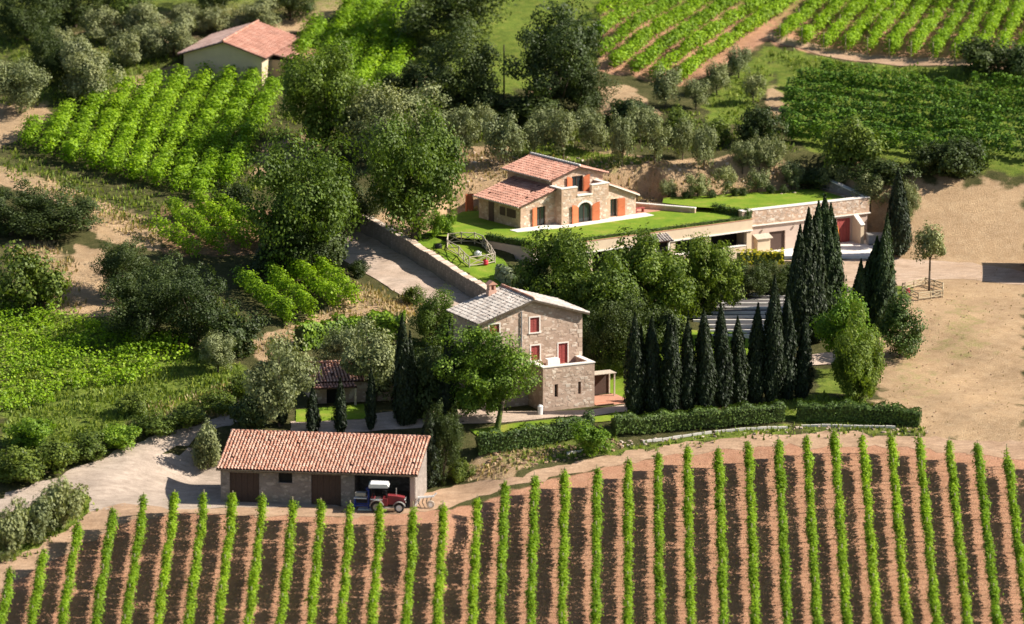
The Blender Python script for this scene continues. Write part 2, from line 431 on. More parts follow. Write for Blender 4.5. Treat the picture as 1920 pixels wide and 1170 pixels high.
def ground_mat():
    m, nt, b = mat_new('hillside_ground')
    v = coord(nt)
    at = N(nt, 'ShaderNodeVertexColor'); at.layer_name = 'cover'
    sep = N(nt, 'ShaderNodeSeparateColor'); nt.links.new(at.outputs[0], sep.inputs[0])
    n1 = noise(nt, v, 0.22, 6, 0.65); n2 = noise(nt, v, 1.3, 6, 0.7); n3 = noise(nt, v, 7.0, 5, 0.75)
    base = ramp(nt, n2.outputs[0], [(0.25, (0.045, 0.05, 0.018)), (0.5, (0.085, 0.085, 0.032)), (0.75, (0.15, 0.125, 0.06))])
    tan = ramp(nt, n2.outputs[0], [(0.25, (0.39, 0.26, 0.15)), (0.5, (0.47, 0.325, 0.195)), (0.78, (0.55, 0.405, 0.26))])
    grn = ramp(nt, n2.outputs[0], [(0.25, (0.09, 0.14, 0.022)), (0.5, (0.15, 0.205, 0.032)), (0.75, (0.25, 0.25, 0.06))])
    org = ramp(nt, n2.outputs[0], [(0.25, (0.40, 0.205, 0.125)), (0.5, (0.49, 0.265, 0.17)), (0.78, (0.57, 0.34, 0.225))])
    def soft(ch, k):
        a = math_n(nt, 'ADD', ch, math_n(nt, 'MULTIPLY', math_n(nt, 'SUBTRACT', n2.outputs[0], 0.5), k))
        r = N(nt, 'ShaderNodeMapRange'); r.inputs[1].default_value = 0.3; r.inputs[2].default_value = 0.7
        nt.links.new(a, r.inputs[0]); return r.outputs[0]
    c = mixc(nt, soft(sep.outputs[0], 0.9), base, tan)
    c = mixc(nt, soft(sep.outputs[2], 0.5), c, org)
    c = mixc(nt, soft(sep.outputs[1], 1.1), c, grn)
    f = ramp(nt, n3.outputs[0], [(0.28, (0.68, 0.67, 0.66)), (0.72, (1.2, 1.19, 1.17))])
    l = ramp(nt, n1.outputs[0], [(0.3, (0.85, 0.84, 0.83)), (0.7, (1.12, 1.12, 1.1))])
    c = mixc(nt, 1.0, mixc(nt, 1.0, c, f, 'MULTIPLY'), l, 'MULTIPLY')
    nt.links.new(c, b.inputs['Base Color']); b.inputs['Roughness'].default_value = 0.95; b.inputs['Specular IOR Level'].default_value = 0.08
    bump(nt, b, n3.outputs[0], 0.9, 0.16)
    return m
M['ground'] = ground_mat()

# ------------------------------------------------------------------ the ground
COVER = [  # channel, pixels outline, feather in metres, strength
    (0, [(1600, 500), (1700, 330), (1930, 350), (1930, 840), (1740, 825), (1650, 770), (1640, 700), (1650, 640), (1640, 560)], 3.0, 1.0),
    (0, [(850, 275), (1100, 280), (1260, 300), (1520, 335), (1720, 350), (1720, 440), (1530, 380), (1240, 385), (860, 420), (840, 330)], 2.0, 1.0),
    (1, [(1660, 590), (1720, 600), (1780, 740), (1700, 760), (1660, 700)], 5.0, 0.36),
    (0, [(1120, 165), (1180, 160), (1240, 215), (1130, 215)], 1.0, 1.0),
    (0, [(1440, 160), (1500, 165), (1490, 200), (1450, 225), (1435, 190)], 0.8, 1.0),
    (0, [(990, 168), (1040, 165), (1040, 200), (990, 195)], 0.8, 0.9),
    (0, [(0, 195), (85, 190), (100, 215), (30, 265), (-60, 300), (-60, 200)], 1.2, 1.0),
    (0, [(-60, 300), (60, 325), (150, 360), (240, 395), (330, 430), (290, 470), (200, 455), (120, 385), (0, 350), (-60, 345)], 1.2, 1.0),
    (0, [(140, 460), (200, 470), (230, 600), (110, 590)], 1.2, 1.0),
    (0, [(0, 455), (90, 440), (140, 500), (150, 590), (60, 600), (110, 520)], 1.5, 0.6),
    (0, [(470, 640), (560, 605), (680, 545), (770, 555), (800, 580), (700, 615), (560, 645), (490, 680)], 1.2, 0.95),
    (0, [(465, 330), (490, 270), (600, 245), (600, 275), (530, 330)], 1.0, 0.9),
    (0, [(560, 60), (640, 20), (700, -20), (560, -20), (480, 60)], 1.5, 0.9),
    (0, [(190, 195), (250, 140), (330, 115), (345, 150), (230, 190)], 1.2, 0.9),
    (0, [(60, 130), (320, 90), (560, 20), (560, -30), (100, 60)], 3.0, 0.45),
    (0, [(690, 400), (880, 380), (900, 420), (800, 445), (700, 430)], 1.5, 0.9),
    (0, [(770, 140), (850, 130), (840, 175), (770, 175)], 1.0, 0.9),
    (0, [(860, 900), (900, 850), (1000, 840), (1060, 840), (950, 900)], 1.0, 0.9),
    (0, [(0, 700), (470, 690), (470, 790), (250, 830), (0, 900)], 2.5, 0.38),
    (1, [(960, 265), (1130, 285), (1240, 300), (1160, 325), (960, 310)], 1.5, 0.9),
    (1, [(1320, 190), (1420, 100), (1450, 90), (1450, 150), (1390, 230), (1330, 240)], 1.8, 1.0),
    (1, [(1430, 85), (1600, 118), (1930, 140), (1930, 330), (1700, 310), (1500, 280), (1470, 200)], 1.5, 0.75),
    (1, [(1780, 560), (1850, 560), (1860, 660), (1790, 690), (1730, 670)], 5.0, 0.4),
    (1, [(0, 570), (160, 590), (370, 655), (460, 690), (440, 740), (250, 800), (0, 880)], 2.0, 0.7),
    (1, [(0, 960), (150, 920), (190, 950), (90, 1030), (0, 1070)], 1.0, 1.0),
    (1, [(730, 0), (780, 60), (760, 130), (700, 190), (530, 160), (560, 60)], 1.5, 0.8),
    (1, [(730, -40), (1130, -40), (1125, 120), (900, 200), (770, 130)], 3.0, 0.75),
    (1, [(-60, 280), (60, 300), (420, 400), (400, 420), (-60, 310)], 1.5, 0.35),
    (1, [(1110, 850), (1300, 815), (1480, 795), (1480, 820), (1300, 830), (1150, 855)], 0.8, 0.72),
    (1, [(890, 850), (1160, 800), (1160, 845), (960, 880)], 1.0, 0.55),
    (1, [(1500, 790), (1740, 800), (1740, 820), (1500, 815)], 0.8, 0.5),
    (1, [(1400, 760), (1540, 735), (1640, 770), (1650, 800), (1480, 790)], 1.0, 0.75),
    (1, [(1530, 690), (1640, 690), (1640, 740), (1530, 740)], 1.0, 0.7),
    (1, [(240, 860), (290, 845), (290, 885), (240, 885)], 1.2, 0.8),
    (1, [(1660, 535), (1710, 515), (1710, 560), (1670, 560)], 0.8, 0.9),
    (1, [(100, 60), (560, -30), (-60, -30), (-60, 150)], 3.0, 0.55),
    (1, [(0, 20), (340, 100), (330, 130), (200, 190), (0, 200)], 3.0, 0.5),
    (2, [(-60, 1200), (-60, 1090), (150, 985), (270, 955), (640, 968), (830, 955), (1000, 905), (1290, 845), (1600, 820), (1960, 850), (1960, 1260), (-60, 1260)], 1.2, 1.0),
    (2, [(1120, 130), (1290, 165), (1440, 80), (1560, 108), (1930, 135), (1930, -60), (1130, -60)], 1.2, 0.9),
    (2, [(290, 385), (520, 380), (520, 480), (300, 480)], 1.5, 0.5),
]
def build_ground():
    ny, nx = GX.shape
    V = np.stack([GX.ravel(), GY.ravel(), GH.ravel()], 1)
    idx = np.arange(nx * ny).reshape(ny, nx)
    Q = np.stack([idx[:-1, :-1].ravel(), idx[:-1, 1:].ravel(), idx[1:, 1:].ravel(), idx[1:, :-1].ravel()], 1)
    me = np_mesh('ground', V, Q, M['ground'], True)
    C = np.zeros((nx * ny, 4), np.float32); C[:, 3] = 1
    X, Y = V[:, 0], V[:, 1]
    wob = 0.5 * np.sin(X * 1.7 + np.sin(Y * 1.1) * 2) + 0.5 * np.sin(Y * 1.9 + np.sin(X * 1.3) * 2)
    for ch, poly, fe, st in COVER:
        W = PP(poly)
        d = poly_sd(W, X, Y) + wob * fe * 0.35
        w = st * (1 - sstep((d + fe * 0.5) / fe))
        C[:, ch] = np.maximum(C[:, ch], w)
    outx = np.clip(np.maximum.reduce([(np.abs(X) - 56) / 10, (Y - 122) / 16, (-24 - Y) / 10]), 0, 1) * 0.6
    C[:, 1] = np.maximum(C[:, 1], outx)
    a = me.color_attributes.new('cover', 'FLOAT_COLOR', 'POINT'); a.data.foreach_set('color', C.ravel())
    tag(link('ground', me), kind='structure')
build_ground()

_rng = np.random.default_rng(3)
def resample(poly, step, jit=0.0, closed=True):
    out = []; Pn = np.asarray(poly, float); n = len(Pn)
    for i in range(n if closed else n - 1):
        a, b = Pn[i], Pn[(i + 1) % n]; k = max(1, int(np.linalg.norm(b - a) / step))
        for j in range(k): out.append(a + (b - a) * j / k)
    out = np.array(out)
    if jit:
        t = np.arange(len(out))
        w = np.stack([np.interp(t, np.arange(0, len(out) + 3, 3), _rng.normal(0, jit, len(np.arange(0, len(out) + 3, 3)))) for _ in range(2)], 1)
        out = out + w
    return out
def sheet(name, poly, mat, off=0.05, step=0.7, jit=0.0, z=None, thick=None, cast=True):
    """a surface laid over the ground inside a world outline"""
    B = resample(poly, step * .7, jit)
    x0, y0 = B.min(0); x1, y1 = B.max(0)
    gx, gy = np.meshgrid(np.arange(x0, x1, step), np.arange(y0, y1, step))
    g = np.stack([gx.ravel(), gy.ravel()], 1)
    g = g[poly_sd(B, g[:, 0], g[:, 1]) < -step * 0.35]
    pts = [Vector(p) for p in B] + [Vector(p) for p in g]
    nb = len(B)
    vv, ee, ff, *_ = delaunay_2d_cdt(pts, [(i, (i + 1) % nb) for i in range(nb)], [], 1, 1e-4)
    v = np.array([(p.x, p.y) for p in vv])
    zz = hz(v[:, 0], v[:, 1]) + off if z is None else np.full(len(v), z)
    me = bpy.data.meshes.new(name); me.from_pydata(np.column_stack([v, zz]).tolist(), [], [tuple(f) for f in ff]); me.materials.append(mat)
    me.polygons.foreach_set('use_smooth', [True] * len(me.polygons)); me.update()
    me2 = me
    if me2.polygons and sum(p.normal.z for p in me2.polygons) < 0: me2.flip_normals()
    return tag(link(name, me), kind='structure')

# roads, tracks and lawns
sheet('road', PP([(-60, 1010), (-60, 950), (110, 893), (190, 857), (273, 823), (370, 795), (458, 766), (480, 783), (385, 812), (300, 850), (362, 850), (420, 868), (640, 900), (640, 952), (415, 952), (330, 960), (240, 962), (165, 968), (170, 930), (120, 915), (60, 945)]), M['gravel'], 0.022, 0.45, 0.24)
sheet('driveway', PP([(545, 792), (600, 786), (700, 776), (820, 768), (1010, 772), (1115, 768), (1178, 758), (1186, 772), (1100, 782), (960, 790), (850, 798), (740, 806), (640, 812), (545, 812)]), M['drive'], 0.06, 0.8, 0.1)
sheet('dirt_track', PP([(640, 950), (640, 972), (480, 966), (330, 962), (215, 985), (100, 1050), (-60, 1150), (-60, 1080), (60, 1030), (170, 962), (235, 945), (330, 956)]), M['track'], 0.025, 0.45, 0.26)
sheet('dirt_track', PP([(645, 972), (800, 962), (900, 930), (1000, 902), (1200, 862), (1350, 843), (1500, 836), (1700, 838), (1980, 868), (1980, 826), (1750, 822), (1600, 812), (1480, 812), (1300, 828), (1150, 852), (950, 895), (860, 908), (800, 925), (645, 950)]), M['track'], 0.02, 0.45, 0.28)
sheet('dirt_track', PP([(1430, 72), (1560, 108), (1700, 124), (1980, 138), (1980, 124), (1700, 110), (1570, 95), (1445, 62)]), M['track'], 0.06, 0.8, 0.1)
W = np.array(WALLTOP_XY)
def offs(pl, d):
    Pn = np.asarray(pl, float); T = np.gradient(Pn, axis=0); T /= np.linalg.norm(T, axis=1, keepdims=True)
    return Pn + np.stack([T[:, 1], -T[:, 0]], 1) * d
rd_a, rd_b = offs(W, 0.35), offs(W, 5.8)
sheet('road', np.vstack([rd_a, rd_b[::-1]]), M['drive'], 0.05, 0.7, 0.08)
sheet('road', PP([(1500, 560), (1560, 487), (1650, 486), (1720, 486), (1800, 492), (1960, 515), (1960, 540), (1800, 522), (1720, 528), (1660, 545), (1640, 560)]), M['sanddrive'], 0.02, 0.5, 0.35)
LAWN_TOP = [(-8.8, 66.3), (-2.4, 63.4), (2.1, 59.5), (24.1, 74.3), (19.6, 79.4), (14, 80.5), (9, 84), (-5.0, 78)]
sheet('lawn', LAWN_TOP, M['lawn'], 0, 0.8, 0, z=11.3)
sheet('lawn', [tuple(p) for p in offs(W[2:5], -0.45)] + [(2.0, 48.5), (2.3, 51.5), (0.6, 55.5), (-0.8, 60.0), (-3.2, 63.5), (-8.9, 66.2)], M['lawn'], 0.06, 0.6, 0)
sheet('lawn', [(15.2, 80.2), (18.8, 77.9), (24.2, 76.4), (34.2, 82.2), (31.0, 87.8), (15.4, 82.8)], M['lawn'], 0, 0.7, 0, z=11.78)
sheet('lawn', PP([(880, 806), (960, 795), (1110, 784), (1190, 776), (1230, 778), (1150, 790), (1040, 803), (900, 822)]), M['lawn'], 0.08, 0.5, 0.05)
sheet('lawn', PP([(555, 770), (690, 758), (690, 786), (555, 793)]), M['lawn'], 0.09, 0.5, 0.03)
sheet('lawn', PP([(1110, 655), (1250, 622), (1420, 625), (1480, 640), (1500, 700), (1400, 735), (1180, 750), (1120, 730)]), M['lawn'], 0.07, 0.6, 0.1)
sheet('path', PP([(1512, 668), (1610, 660), (1612, 678), (1514, 686)]), M['drive'], 0.10, 0.5, 0.04)

# ------------------------------------------------------------------ vines
def vine_row(a, b, hgt=1.95, low=0.75, wid=0.5, leaf=0.19, dens=70, mat='vine', posts=False, seed=0, sparse=0.0, trunks=True):
    rng = np.random.default_rng(seed + 17)
    a = np.asarray(a[:2], float); b = np.asarray(b[:2], float); L = np.linalg.norm(b - a)
    if L < 0.8: return None
    d = (b - a) / L; nrm = np.array([d[1], -d[0]])
    n = int(L * dens)
    u = rng.uniform(0, L, n * 2)
    ph = rng.uniform(0, 6)
    k = int(L / 0.95) + 2
    vig = rng.uniform(0.45, 1.2, k) * (0.9 + 0.15 * np.sin(np.arange(k) * .35 + ph)); vig[rng.random(k) < 0.07 + sparse] = 0.15
    pl = np.interp(u, np.arange(k) * 0.95, vig)
    keep = rng.random(n * 2) < 0.62 * pl * (0.75 + 0.25 * np.cos(u / 0.95 * 2 * math.pi + ph))
    u = u[keep]; pl = pl[keep]; n = len(u)
    q = rng.beta(1.3, 1.0, n); top = low + (hgt - low) * (0.82 + 0.22 * pl + 0.08 * np.sin(u * 1.3 + ph) + (rng.random(n) < .05) * rng.uniform(0, .28, n))
    z = low + (top - low) * q
    prof = 0.55 + 0.45 * np.sin(np.clip(q, 0, 1) * math.pi)
    o = rng.normal(0, 1, n) * wid * 0.36 * prof * (0.8 + 0.3 * pl) + 0.06 * np.sin(u * 0.8 + ph)
    X = a[0] + d[0] * u + nrm[0] * o; Y = a[1] + d[1] * u + nrm[1] * o
    base = hz(a[0] + d[0] * u, a[1] + d[1] * u)
    pts = np.stack([X, Y, base + z], 1)
    out = np.stack([nrm[0] * o / max(wid, .4) * .7, nrm[1] * o / max(wid, .4) * .7, 0.35 + 0.6 * (q - .4)], 1) * 2.0 + rng.normal(0, 0.45, (n, 3))
    V, Q = leaf_quads(pts, out, rng.uniform(0.7, 1.3, n) * leaf, 1.05, rng)
    org = np.array([a[0], a[1], float(hz(a[0], a[1]))])
    r = empty('vine_row', org)
    link('foliage', np_mesh('foliage', V - org, Q, M[mat]), r)['kind'] = 'stuff'
    if trunks:
        mb = MB()
        for t in np.arange(0.45, L, 0.95):
            x, y = a + d * t; zz = float(hz(x, y))
            mb.bar(np.array([x, y, zz - .1]) - org, np.array([x + rng.normal(0, .04), y + rng.normal(0, .04), zz + low + .35]) - org, 0.055, 0.055)
        mb.build('trunks', M['bark'], r)['kind'] = 'stuff'
    if posts:
        for t in [0.05] + list(np.arange(5.5, L, 5.5)):
            x, y = a + d * t; zz = float(hz(x, y)); mb = MB()
            mb.tube(np.array([x, y, zz - .3]) - org, np.array([x, y, zz + hgt + .22]) - org, 0.05, 0.05, 6)
            mb.build('post', M['wood'], r)
    return r
def clip_rows(poly, dirv, space, phase=0.5):
    """segments of parallel lines inside a pixel outline"""
    Pn = np.asarray(poly, float); d = np.asarray(dirv, float); d /= np.linalg.norm(d); nn = np.array([-d[1], d[0]])
    s = Pn @ nn; out = []
    for c in np.arange(s.min() + space * phase, s.max(), space):
        hits = []
        for i in range(len(Pn)):
            a, b = Pn[i], Pn[(i + 1) % len(Pn)]; sa, sb = a @ nn - c, b @ nn - c
            if (sa > 0) != (sb > 0):
                p = a + (b - a) * sa / (sa - sb); hits.append(p @ d)
        hits.sort()
        for i in range(0, len(hits) - 1, 2): out.append((d * hits[i] + nn * c, d * hits[i + 1] + nn * c))
    return out
ONES = ['', 'first', 'second', 'third', 'fourth', 'fifth', 'sixth', 'seventh', 'eighth', 'ninth', 'tenth', 'eleventh', 'twelfth', 'thirteenth', 'fourteenth', 'fifteenth', 'sixteenth', 'seventeenth', 'eighteenth', 'nineteenth', 'twentieth']
def nth(i):
    if i <= 20: return ONES[i]
    return {2: 'twenty', 3: 'thirty'}[i // 10] + '-' + ONES[i % 10] if i % 10 else {30: 'thirtieth', 40: 'fortieth'}[i]
def place_rows(segs, label, group, **kw):
    for i, (p, q) in enumerate(segs):
        a, _ = P(*p); b, _ = P(*q)
        r = vine_row(a, b, seed=int(p[0] * 7 + p[1] * 13) % 99991, **kw)
        if r: tag(r, label.replace('#', nth(i + 1)), 'vine row', group)

# the front vineyard: tips along the track, feet at the bottom edge of the photograph
TIPS = [(20, 1105), (82, 1068), (147, 1018), (212, 992), (270, 966), (328, 962), (383, 962), (437, 964), (492, 966), (549, 975), (602, 978), (657, 982), (713, 982),
        (775, 984), (831, 982), (895, 972), (946, 940), (1002, 928), (1059, 918), (1119, 914), (1177, 898), (1233, 884), (1288, 872), (1347, 878), (1403, 868), (1459, 860),
        (1512, 855), (1564, 850), (1617, 850), (1670, 850), (1723, 855), (1779, 862), (1832, 868), (1887, 875), (1942, 880)]
VPX, VPY = 1178.0, -5000.0
segs = []
for (x, y) in TIPS:
    yb = 1260.0; xb = VPX + (x - VPX) * (yb - VPY) / (y - VPY)
    segs.append(((x, y), (xb, yb)))
place_rows(segs, '# bright green vine row on bare soil below the track, counted from the gravel road', 'rows of the front vineyard', posts=True, dens=620, leaf=0.17, wid=0.6, hgt=1.95, low=0.86)
place_rows(clip_rows([(25, 268), (180, 190), (300, 160), (510, 148), (522, 205), (470, 300), (402, 388), (250, 345), (60, 290)], (-110, 225), 41), '# dense green vine row below the low farm building, counted from the oak', 'rows of the sloping vineyard by the farm building', dens=330, leaf=0.26, wid=1.75, hgt=2.1, low=0.25, mat='vine_far', trunks=False)
place_rows(clip_rows([(735, -30), (785, 60), (765, 130), (715, 195), (600, 180), (520, 150), (560, 80), (640, 30)], (-110, 225), 41), '# bright green vine row in the patch beside the tall dark trees', 'rows of the vineyard patch behind the trees', dens=330, leaf=0.26, wid=1.75, hgt=2.0, low=0.25, mat='vine_far', trunks=False)
place_rows(clip_rows([(1118, 60), (1128, 128), (1288, 172), (1350, 128), (1420, 85), (1425, 60), (1560, -25), (1130, -25)], (178, -123), 31), '# slanting vine row below the bend of the upper dirt track', 'rows of the slanting upper vineyard', dens=360, leaf=0.22, wid=1.05, hgt=1.9, low=0.35, mat='vine_far')
segs = []
for i in range(13):
    x = 1462 + 41 * i; y = np.interp(x, [1430, 1560, 1700, 1980], [74, 100, 113, 128])
    dx = np.interp(i, [0, 12], [150, 50])
    segs.append(((x, y), (x + dx, -40)))
place_rows(segs, '# vine row above the upper dirt track, counted from its bend', 'rows above the upper track', dens=360, leaf=0.22, wid=1.05, hgt=1.9, low=0.35, mat='vine_far', posts=True)
place_rows(clip_rows([(1480, 170), (1540, 150), (1700, 160), (1960, 175), (1960, 318), (1720, 305), (1560, 285), (1470, 262), (1462, 235)], (1, 0.13), 20), '# dark green contour vine row above the olive grove, counted from the upper track', 'rows of the contour vineyard', dens=260, leaf=0.25, wid=0.85, hgt=2.2, low=0.2, mat='vine_dark', trunks=False, sparse=0.08)
place_rows([((369, 402), (468, 475)), ((321, 408), (420, 485)), ((284, 436), (376, 492)), ((397, 391), (506, 468)), ((444, 537), (547, 616)), ((506, 533), (588, 606)), ((544, 519), (632, 585)), ((598, 523), (668, 578))],
           '# short bright vine row among the big oaks and the sandy bank', 'short vine rows under the oaks', dens=380, leaf=0.22, wid=1.15, hgt=2.35, low=0.3)
place_rows(clip_rows([(-40, 575), (90, 585), (170, 605), (365, 660), (330, 700), (160, 740), (-40, 800)], (1, -0.16), 15), '# soft green vine row in the low plot, counted from the shaded thicket', 'rows of the low plot', dens=90, leaf=0.24, wid=0.8, hgt=1.5, low=0.2, mat='vine_far', trunks=False, sparse=0.12)

# ------------------------------------------------------------------ trees
def crown_pts(rng, W, H, ncl, per, clump=0.3, shape='round', hollow=0.35, flat=0.8):
    """leaf positions and outward directions for a crown of width W and height H, base at z=0"""
    pts = []; nr = []; cs = []
    for i in range(ncl):
        while True:
            p = rng.uniform(-1, 1, 3); r = np.linalg.norm(p)
            if hollow < r < 1.0: break
        p *= 0.78
        if shape == 'umbrella': p[2] = abs(p[2]) * .9 - 0.25 + 0.1 * rng.random()
        if shape == 'low': p[2] = p[2] * 0.9 - 0.1
        if shape == 'cone': p[:2] *= np.clip(1.0 - 0.55 * (p[2] + 1) / 2, .15, 1)
        c = np.array([p[0] * W / 2, p[1] * W / 2, (p[2] * .95 + 1) * H / 2])
        cs.append(c)
        k_ = rng.uniform(0.55, 1.5); rc = clump * W / 2 * k_
        m = int(per * k_ ** 1.7)
        q = rng.normal(size=(m, 3)); q /= np.linalg.norm(q, axis=1, keepdims=True)
        rad = rc * rng.uniform(0.45, 1.05, m) ** 0.6
        o = q * rad[:, None] * np.array([1, 1, flat]) + rng.normal(0, 0.07 * rc, (m, 3))
        pts.append(c + o); nr.append(q + np.array([0, 0, 0.4]) + rng.normal(0, 0.36, (m, 3)))
    A = np.vstack(pts); B = np.vstack(nr)
    lo, hi = np.percentile(A, 1.0, axis=0), np.percentile(A, 99.0, axis=0)
    c0 = (lo + hi) / 2; sc = np.array([W, W, H]) / (hi - lo)
    tr = lambda q: np.column_stack([(q[:, 0] - c0[0]) * sc[0], (q[:, 1] - c0[1]) * sc[1], (q[:, 2] - lo[2]) * sc[2]])
    A = tr(A); cc = np.array([0, 0, H * .45]); D = A - cc; th_ = np.arctan2(D[:, 1], D[:, 0]); el = np.arctan2(D[:, 2], np.hypot(D[:, 0], D[:, 1]))
    f1, f2, f3 = rng.uniform(0, 6, 3)
    lob = 1 + 0.13 * np.sin(2 * th_ + f1) * np.cos(el) + 0.10 * np.sin(3 * th_ + 2.5 * el + f2) + 0.08 * np.sin(5 * th_ - 4 * el + f3)
    A = cc + D * lob[:, None]
    k_ = 5.2 / W; gap = np.sin(A[:, 0] * k_ * 1.7 + f1) * np.sin(A[:, 1] * k_ * 1.9 + f2) * np.sin(A[:, 2] * k_ * 2.1 + f3)
    keep = gap > -0.33 - 0.3 * rng.random(len(A))
    return A[keep], B[keep], list(tr(np.array(cs)))
def make_tree(name, seed, W, H, th, ncl, per, leaf, mat, clump=0.3, shape='round', trunk_r=None, stems=1, flat=0.8, aspect=1.1, hollow=0.35):
    """tree standing at the origin: crown W x H, with th of clear trunk under it"""
    rng = np.random.default_rng(seed)
    pts, nr, cs = crown_pts(rng, W, H, ncl, per, clump, shape, hollow, flat)
    pts[:, 2] += th; pts[:, 2] = np.maximum(pts[:, 2], 0.05)
    V, Q = leaf_quads(pts, nr, leaf * rng.uniform(0.65, 1.35, len(pts)), aspect, rng)
    r = empty(name)
    link('crown', np_mesh('crown', V, Q, M[mat]), r)
    mb = MB(); tr = trunk_r or max(0.08, W * 0.035)
    for s in range(stems):
        off = np.array([rng.normal(0, .25), rng.normal(0, .25), 0]) * (stems > 1)
        j = np.array([rng.normal(0, .12), rng.normal(0, .12), 0]) * W * .3
        p0 = np.array([0, 0, -0.4]) + off * .6; p1 = np.array([0, 0, max(th, 0.4) * .6]) + off + j * .5; p2 = np.array([0, 0, th + H * .35]) + off * 2 + j
        mb.path([p0, p1, p2], [tr * 1.25, tr, tr * .6], 8)
        for c in cs[s::max(1, stems)][:9]:
            e = np.array(c) + [0, 0, th]; st = p1 + (p2 - p1) * rng.uniform(0.1, 0.9); mid = (st + e) / 2 + [0, 0, -.12 * H * rng.random()]
            mb.path([st, mid, e], [tr * .45, tr * .3, tr * .08], 5)
    mb.build('trunk', M['bark'], r, True)
    return r
def hide_later(o):                       # prototypes become real trees: the first placement uses the prototype itself
    o['used'] = 0; return o
PROTO = {}
def proto(kind, k, *a, **kw):
    PROTO.setdefault(kind, []).append([kind, a, kw, None, False])
SPEC = {   # kind: (object name, W, H, trunk height, clumps, leaves per clump, leaf, material, options)
    'oak': ('oak_tree', 9, 8.0, 1.1, 64, 340, 0.215, 'oak', dict(clump=.235)),
    'oakdark': ('holm_oak_tree', 9, 8.4, 0.9, 54, 310, 0.225, 'oakdark', dict(clump=.24)),
    'laurel': ('broadleaf_tree', 7, 7.3, 0.3, 66, 320, 0.21, 'laurel', dict(clump=.23)),
    'olive': ('olive_tree', 3.6, 3.4, 0.75, 30, 165, 0.125, 'olive', dict(clump=.31, aspect=1.8, trunk_r=.11)),
    'olivepale': ('olive_tree', 5, 4.6, 0.5, 32, 260, 0.16, 'olivepale', dict(clump=.32, aspect=1.6, trunk_r=.16)),
    'olivebig': ('olive_tree', 6, 5.2, 0.9, 38, 290, 0.155, 'olive', dict(clump=.30, aspect=1.6, trunk_r=.18)),
    'bush': ('bush', 3, 2.6, 0.0, 22, 230, 0.15, 'bush', dict(clump=.36, trunk_r=.06, shape='low')),
    'bushdark': ('bush', 3, 2.6, 0.0, 22, 230, 0.15, 'oakdark', dict(clump=.36, trunk_r=.06, shape='low')),
    'bushgrey': ('bush', 3, 2.6, 0.0, 22, 230, 0.135, 'olive', dict(clump=.36, trunk_r=.06, shape='low', aspect=1.5)),
    'brightbush': ('bush', 3, 2.6, 0.0, 22, 230, 0.155, 'bright', dict(clump=.36, trunk_r=.06, shape='low')),
    'bright': ('broadleaf_tree', 4.4, 4.2, 1.6, 32, 220, 0.18, 'bright', dict(clump=.32, trunk_r=.14)),
    'topiary': ('olive_tree', 3.0, 2.9, 3.1, 26, 190, 0.125, 'olive', dict(clump=.36, aspect=1.6, trunk_r=.1)),
    'cone': ('conical_tree', 4, 5.0, 0.3, 42, 230, 0.16, 'hedge', dict(clump=.28, shape='cone', trunk_r=.14)),
}
_protos = {}
_ctr = {}
def tree(kind, x, ytop, ybase, wpx, label, cat='tree', group=None, dy=0):
    """stands where pixel (x, ybase) meets the ground; its top reaches ytop, its crown is wpx wide"""
    nm, W, H, th, ncl, per, leaf, mat, opt = SPEC[kind]
    nvar = 3 if kind in ('oak', 'oakdark', 'laurel', 'olive', 'olivepale', 'bush') else 2
    c = _ctr.get(kind, 0); _ctr[kind] = c + 1
    v = c % nvar
    key = (kind, v)
    g, t = P(x, ybase)
    if key not in _protos:
        o = make_tree(nm, abs(hash(kind)) % 1 + sum(map(ord, kind)) * 7 + v * 31, W, H, th, ncl, per, leaf, mat, **opt); _protos[key] = o
    else:
        o = copy_tree(_protos[key])
    hm = (ybase - ytop) * t / F / math.cos(PITCH); wm = wpx * t / F
    o.location = tuple(g); o.rotation_euler = (0, 0, (c * 2.399 + x) % 6.28)
    o.scale = (wm / W, wm / W, hm / (H + th))
    tag(o, label, cat, group)
    return o

def cypress_mesh(seed, spires, mat, leaf=0.15, dens=170):
    """spires: (dx, dy, width, height, base z)"""
    rng = np.random.default_rng(seed); Vs = []; Qs = []; n0 = 0; core = MB()
    for (dx, dy, w, hgt, z0) in spires:
        n = int(dens * w * hgt * 1.9)
        u = rng.uniform(0, 1, n) ** 0.85
        def rad(u): return w * .53 * np.clip(np.minimum((u + .03) / .16, 1) ** .5 * (1 - np.clip((u - .25) / .75, 0, 1) ** 1.8), 0.02, 1)
        th = rng.uniform(0, 2 * math.pi, n)
        lump = 1 + 0.15 * np.sin(th * 3 + u * 9 + seed) + 0.12 * np.sin(th * 7 - u * 23 + seed) + 0.11 * rng.normal(size=n)
        r = rad(u) * lump
        p = np.stack([dx + r * np.cos(th), dy + r * np.sin(th), z0 + u * hgt], 1)
        nn = np.stack([np.cos(th), np.sin(th), 0.25 + 0 * th], 1) + rng.normal(0, .42, (n, 3))
        V, Q = leaf_quads(p, nn, leaf * rng.uniform(.6, 1.3, n), 2.3, rng, upbias=0.75)
        Vs.append(V); Qs.append(Q + n0); n0 += len(V)
        us = np.linspace(0, .97, 12)
        for a, b in zip(us[:-1], us[1:]):
            core.tube((dx, dy, z0 + a * hgt), (dx, dy, z0 + b * hgt), float(rad(a)) * .86, float(rad(b)) * .86, 9, 0, False)
    cv = np.vstack(core.v); cf = np.array([f for f in core.f if len(f) == 4])
    return np_mesh('crown', np.vstack(Vs + [cv]), np.vstack(Qs + [cf + n0]), M[mat])
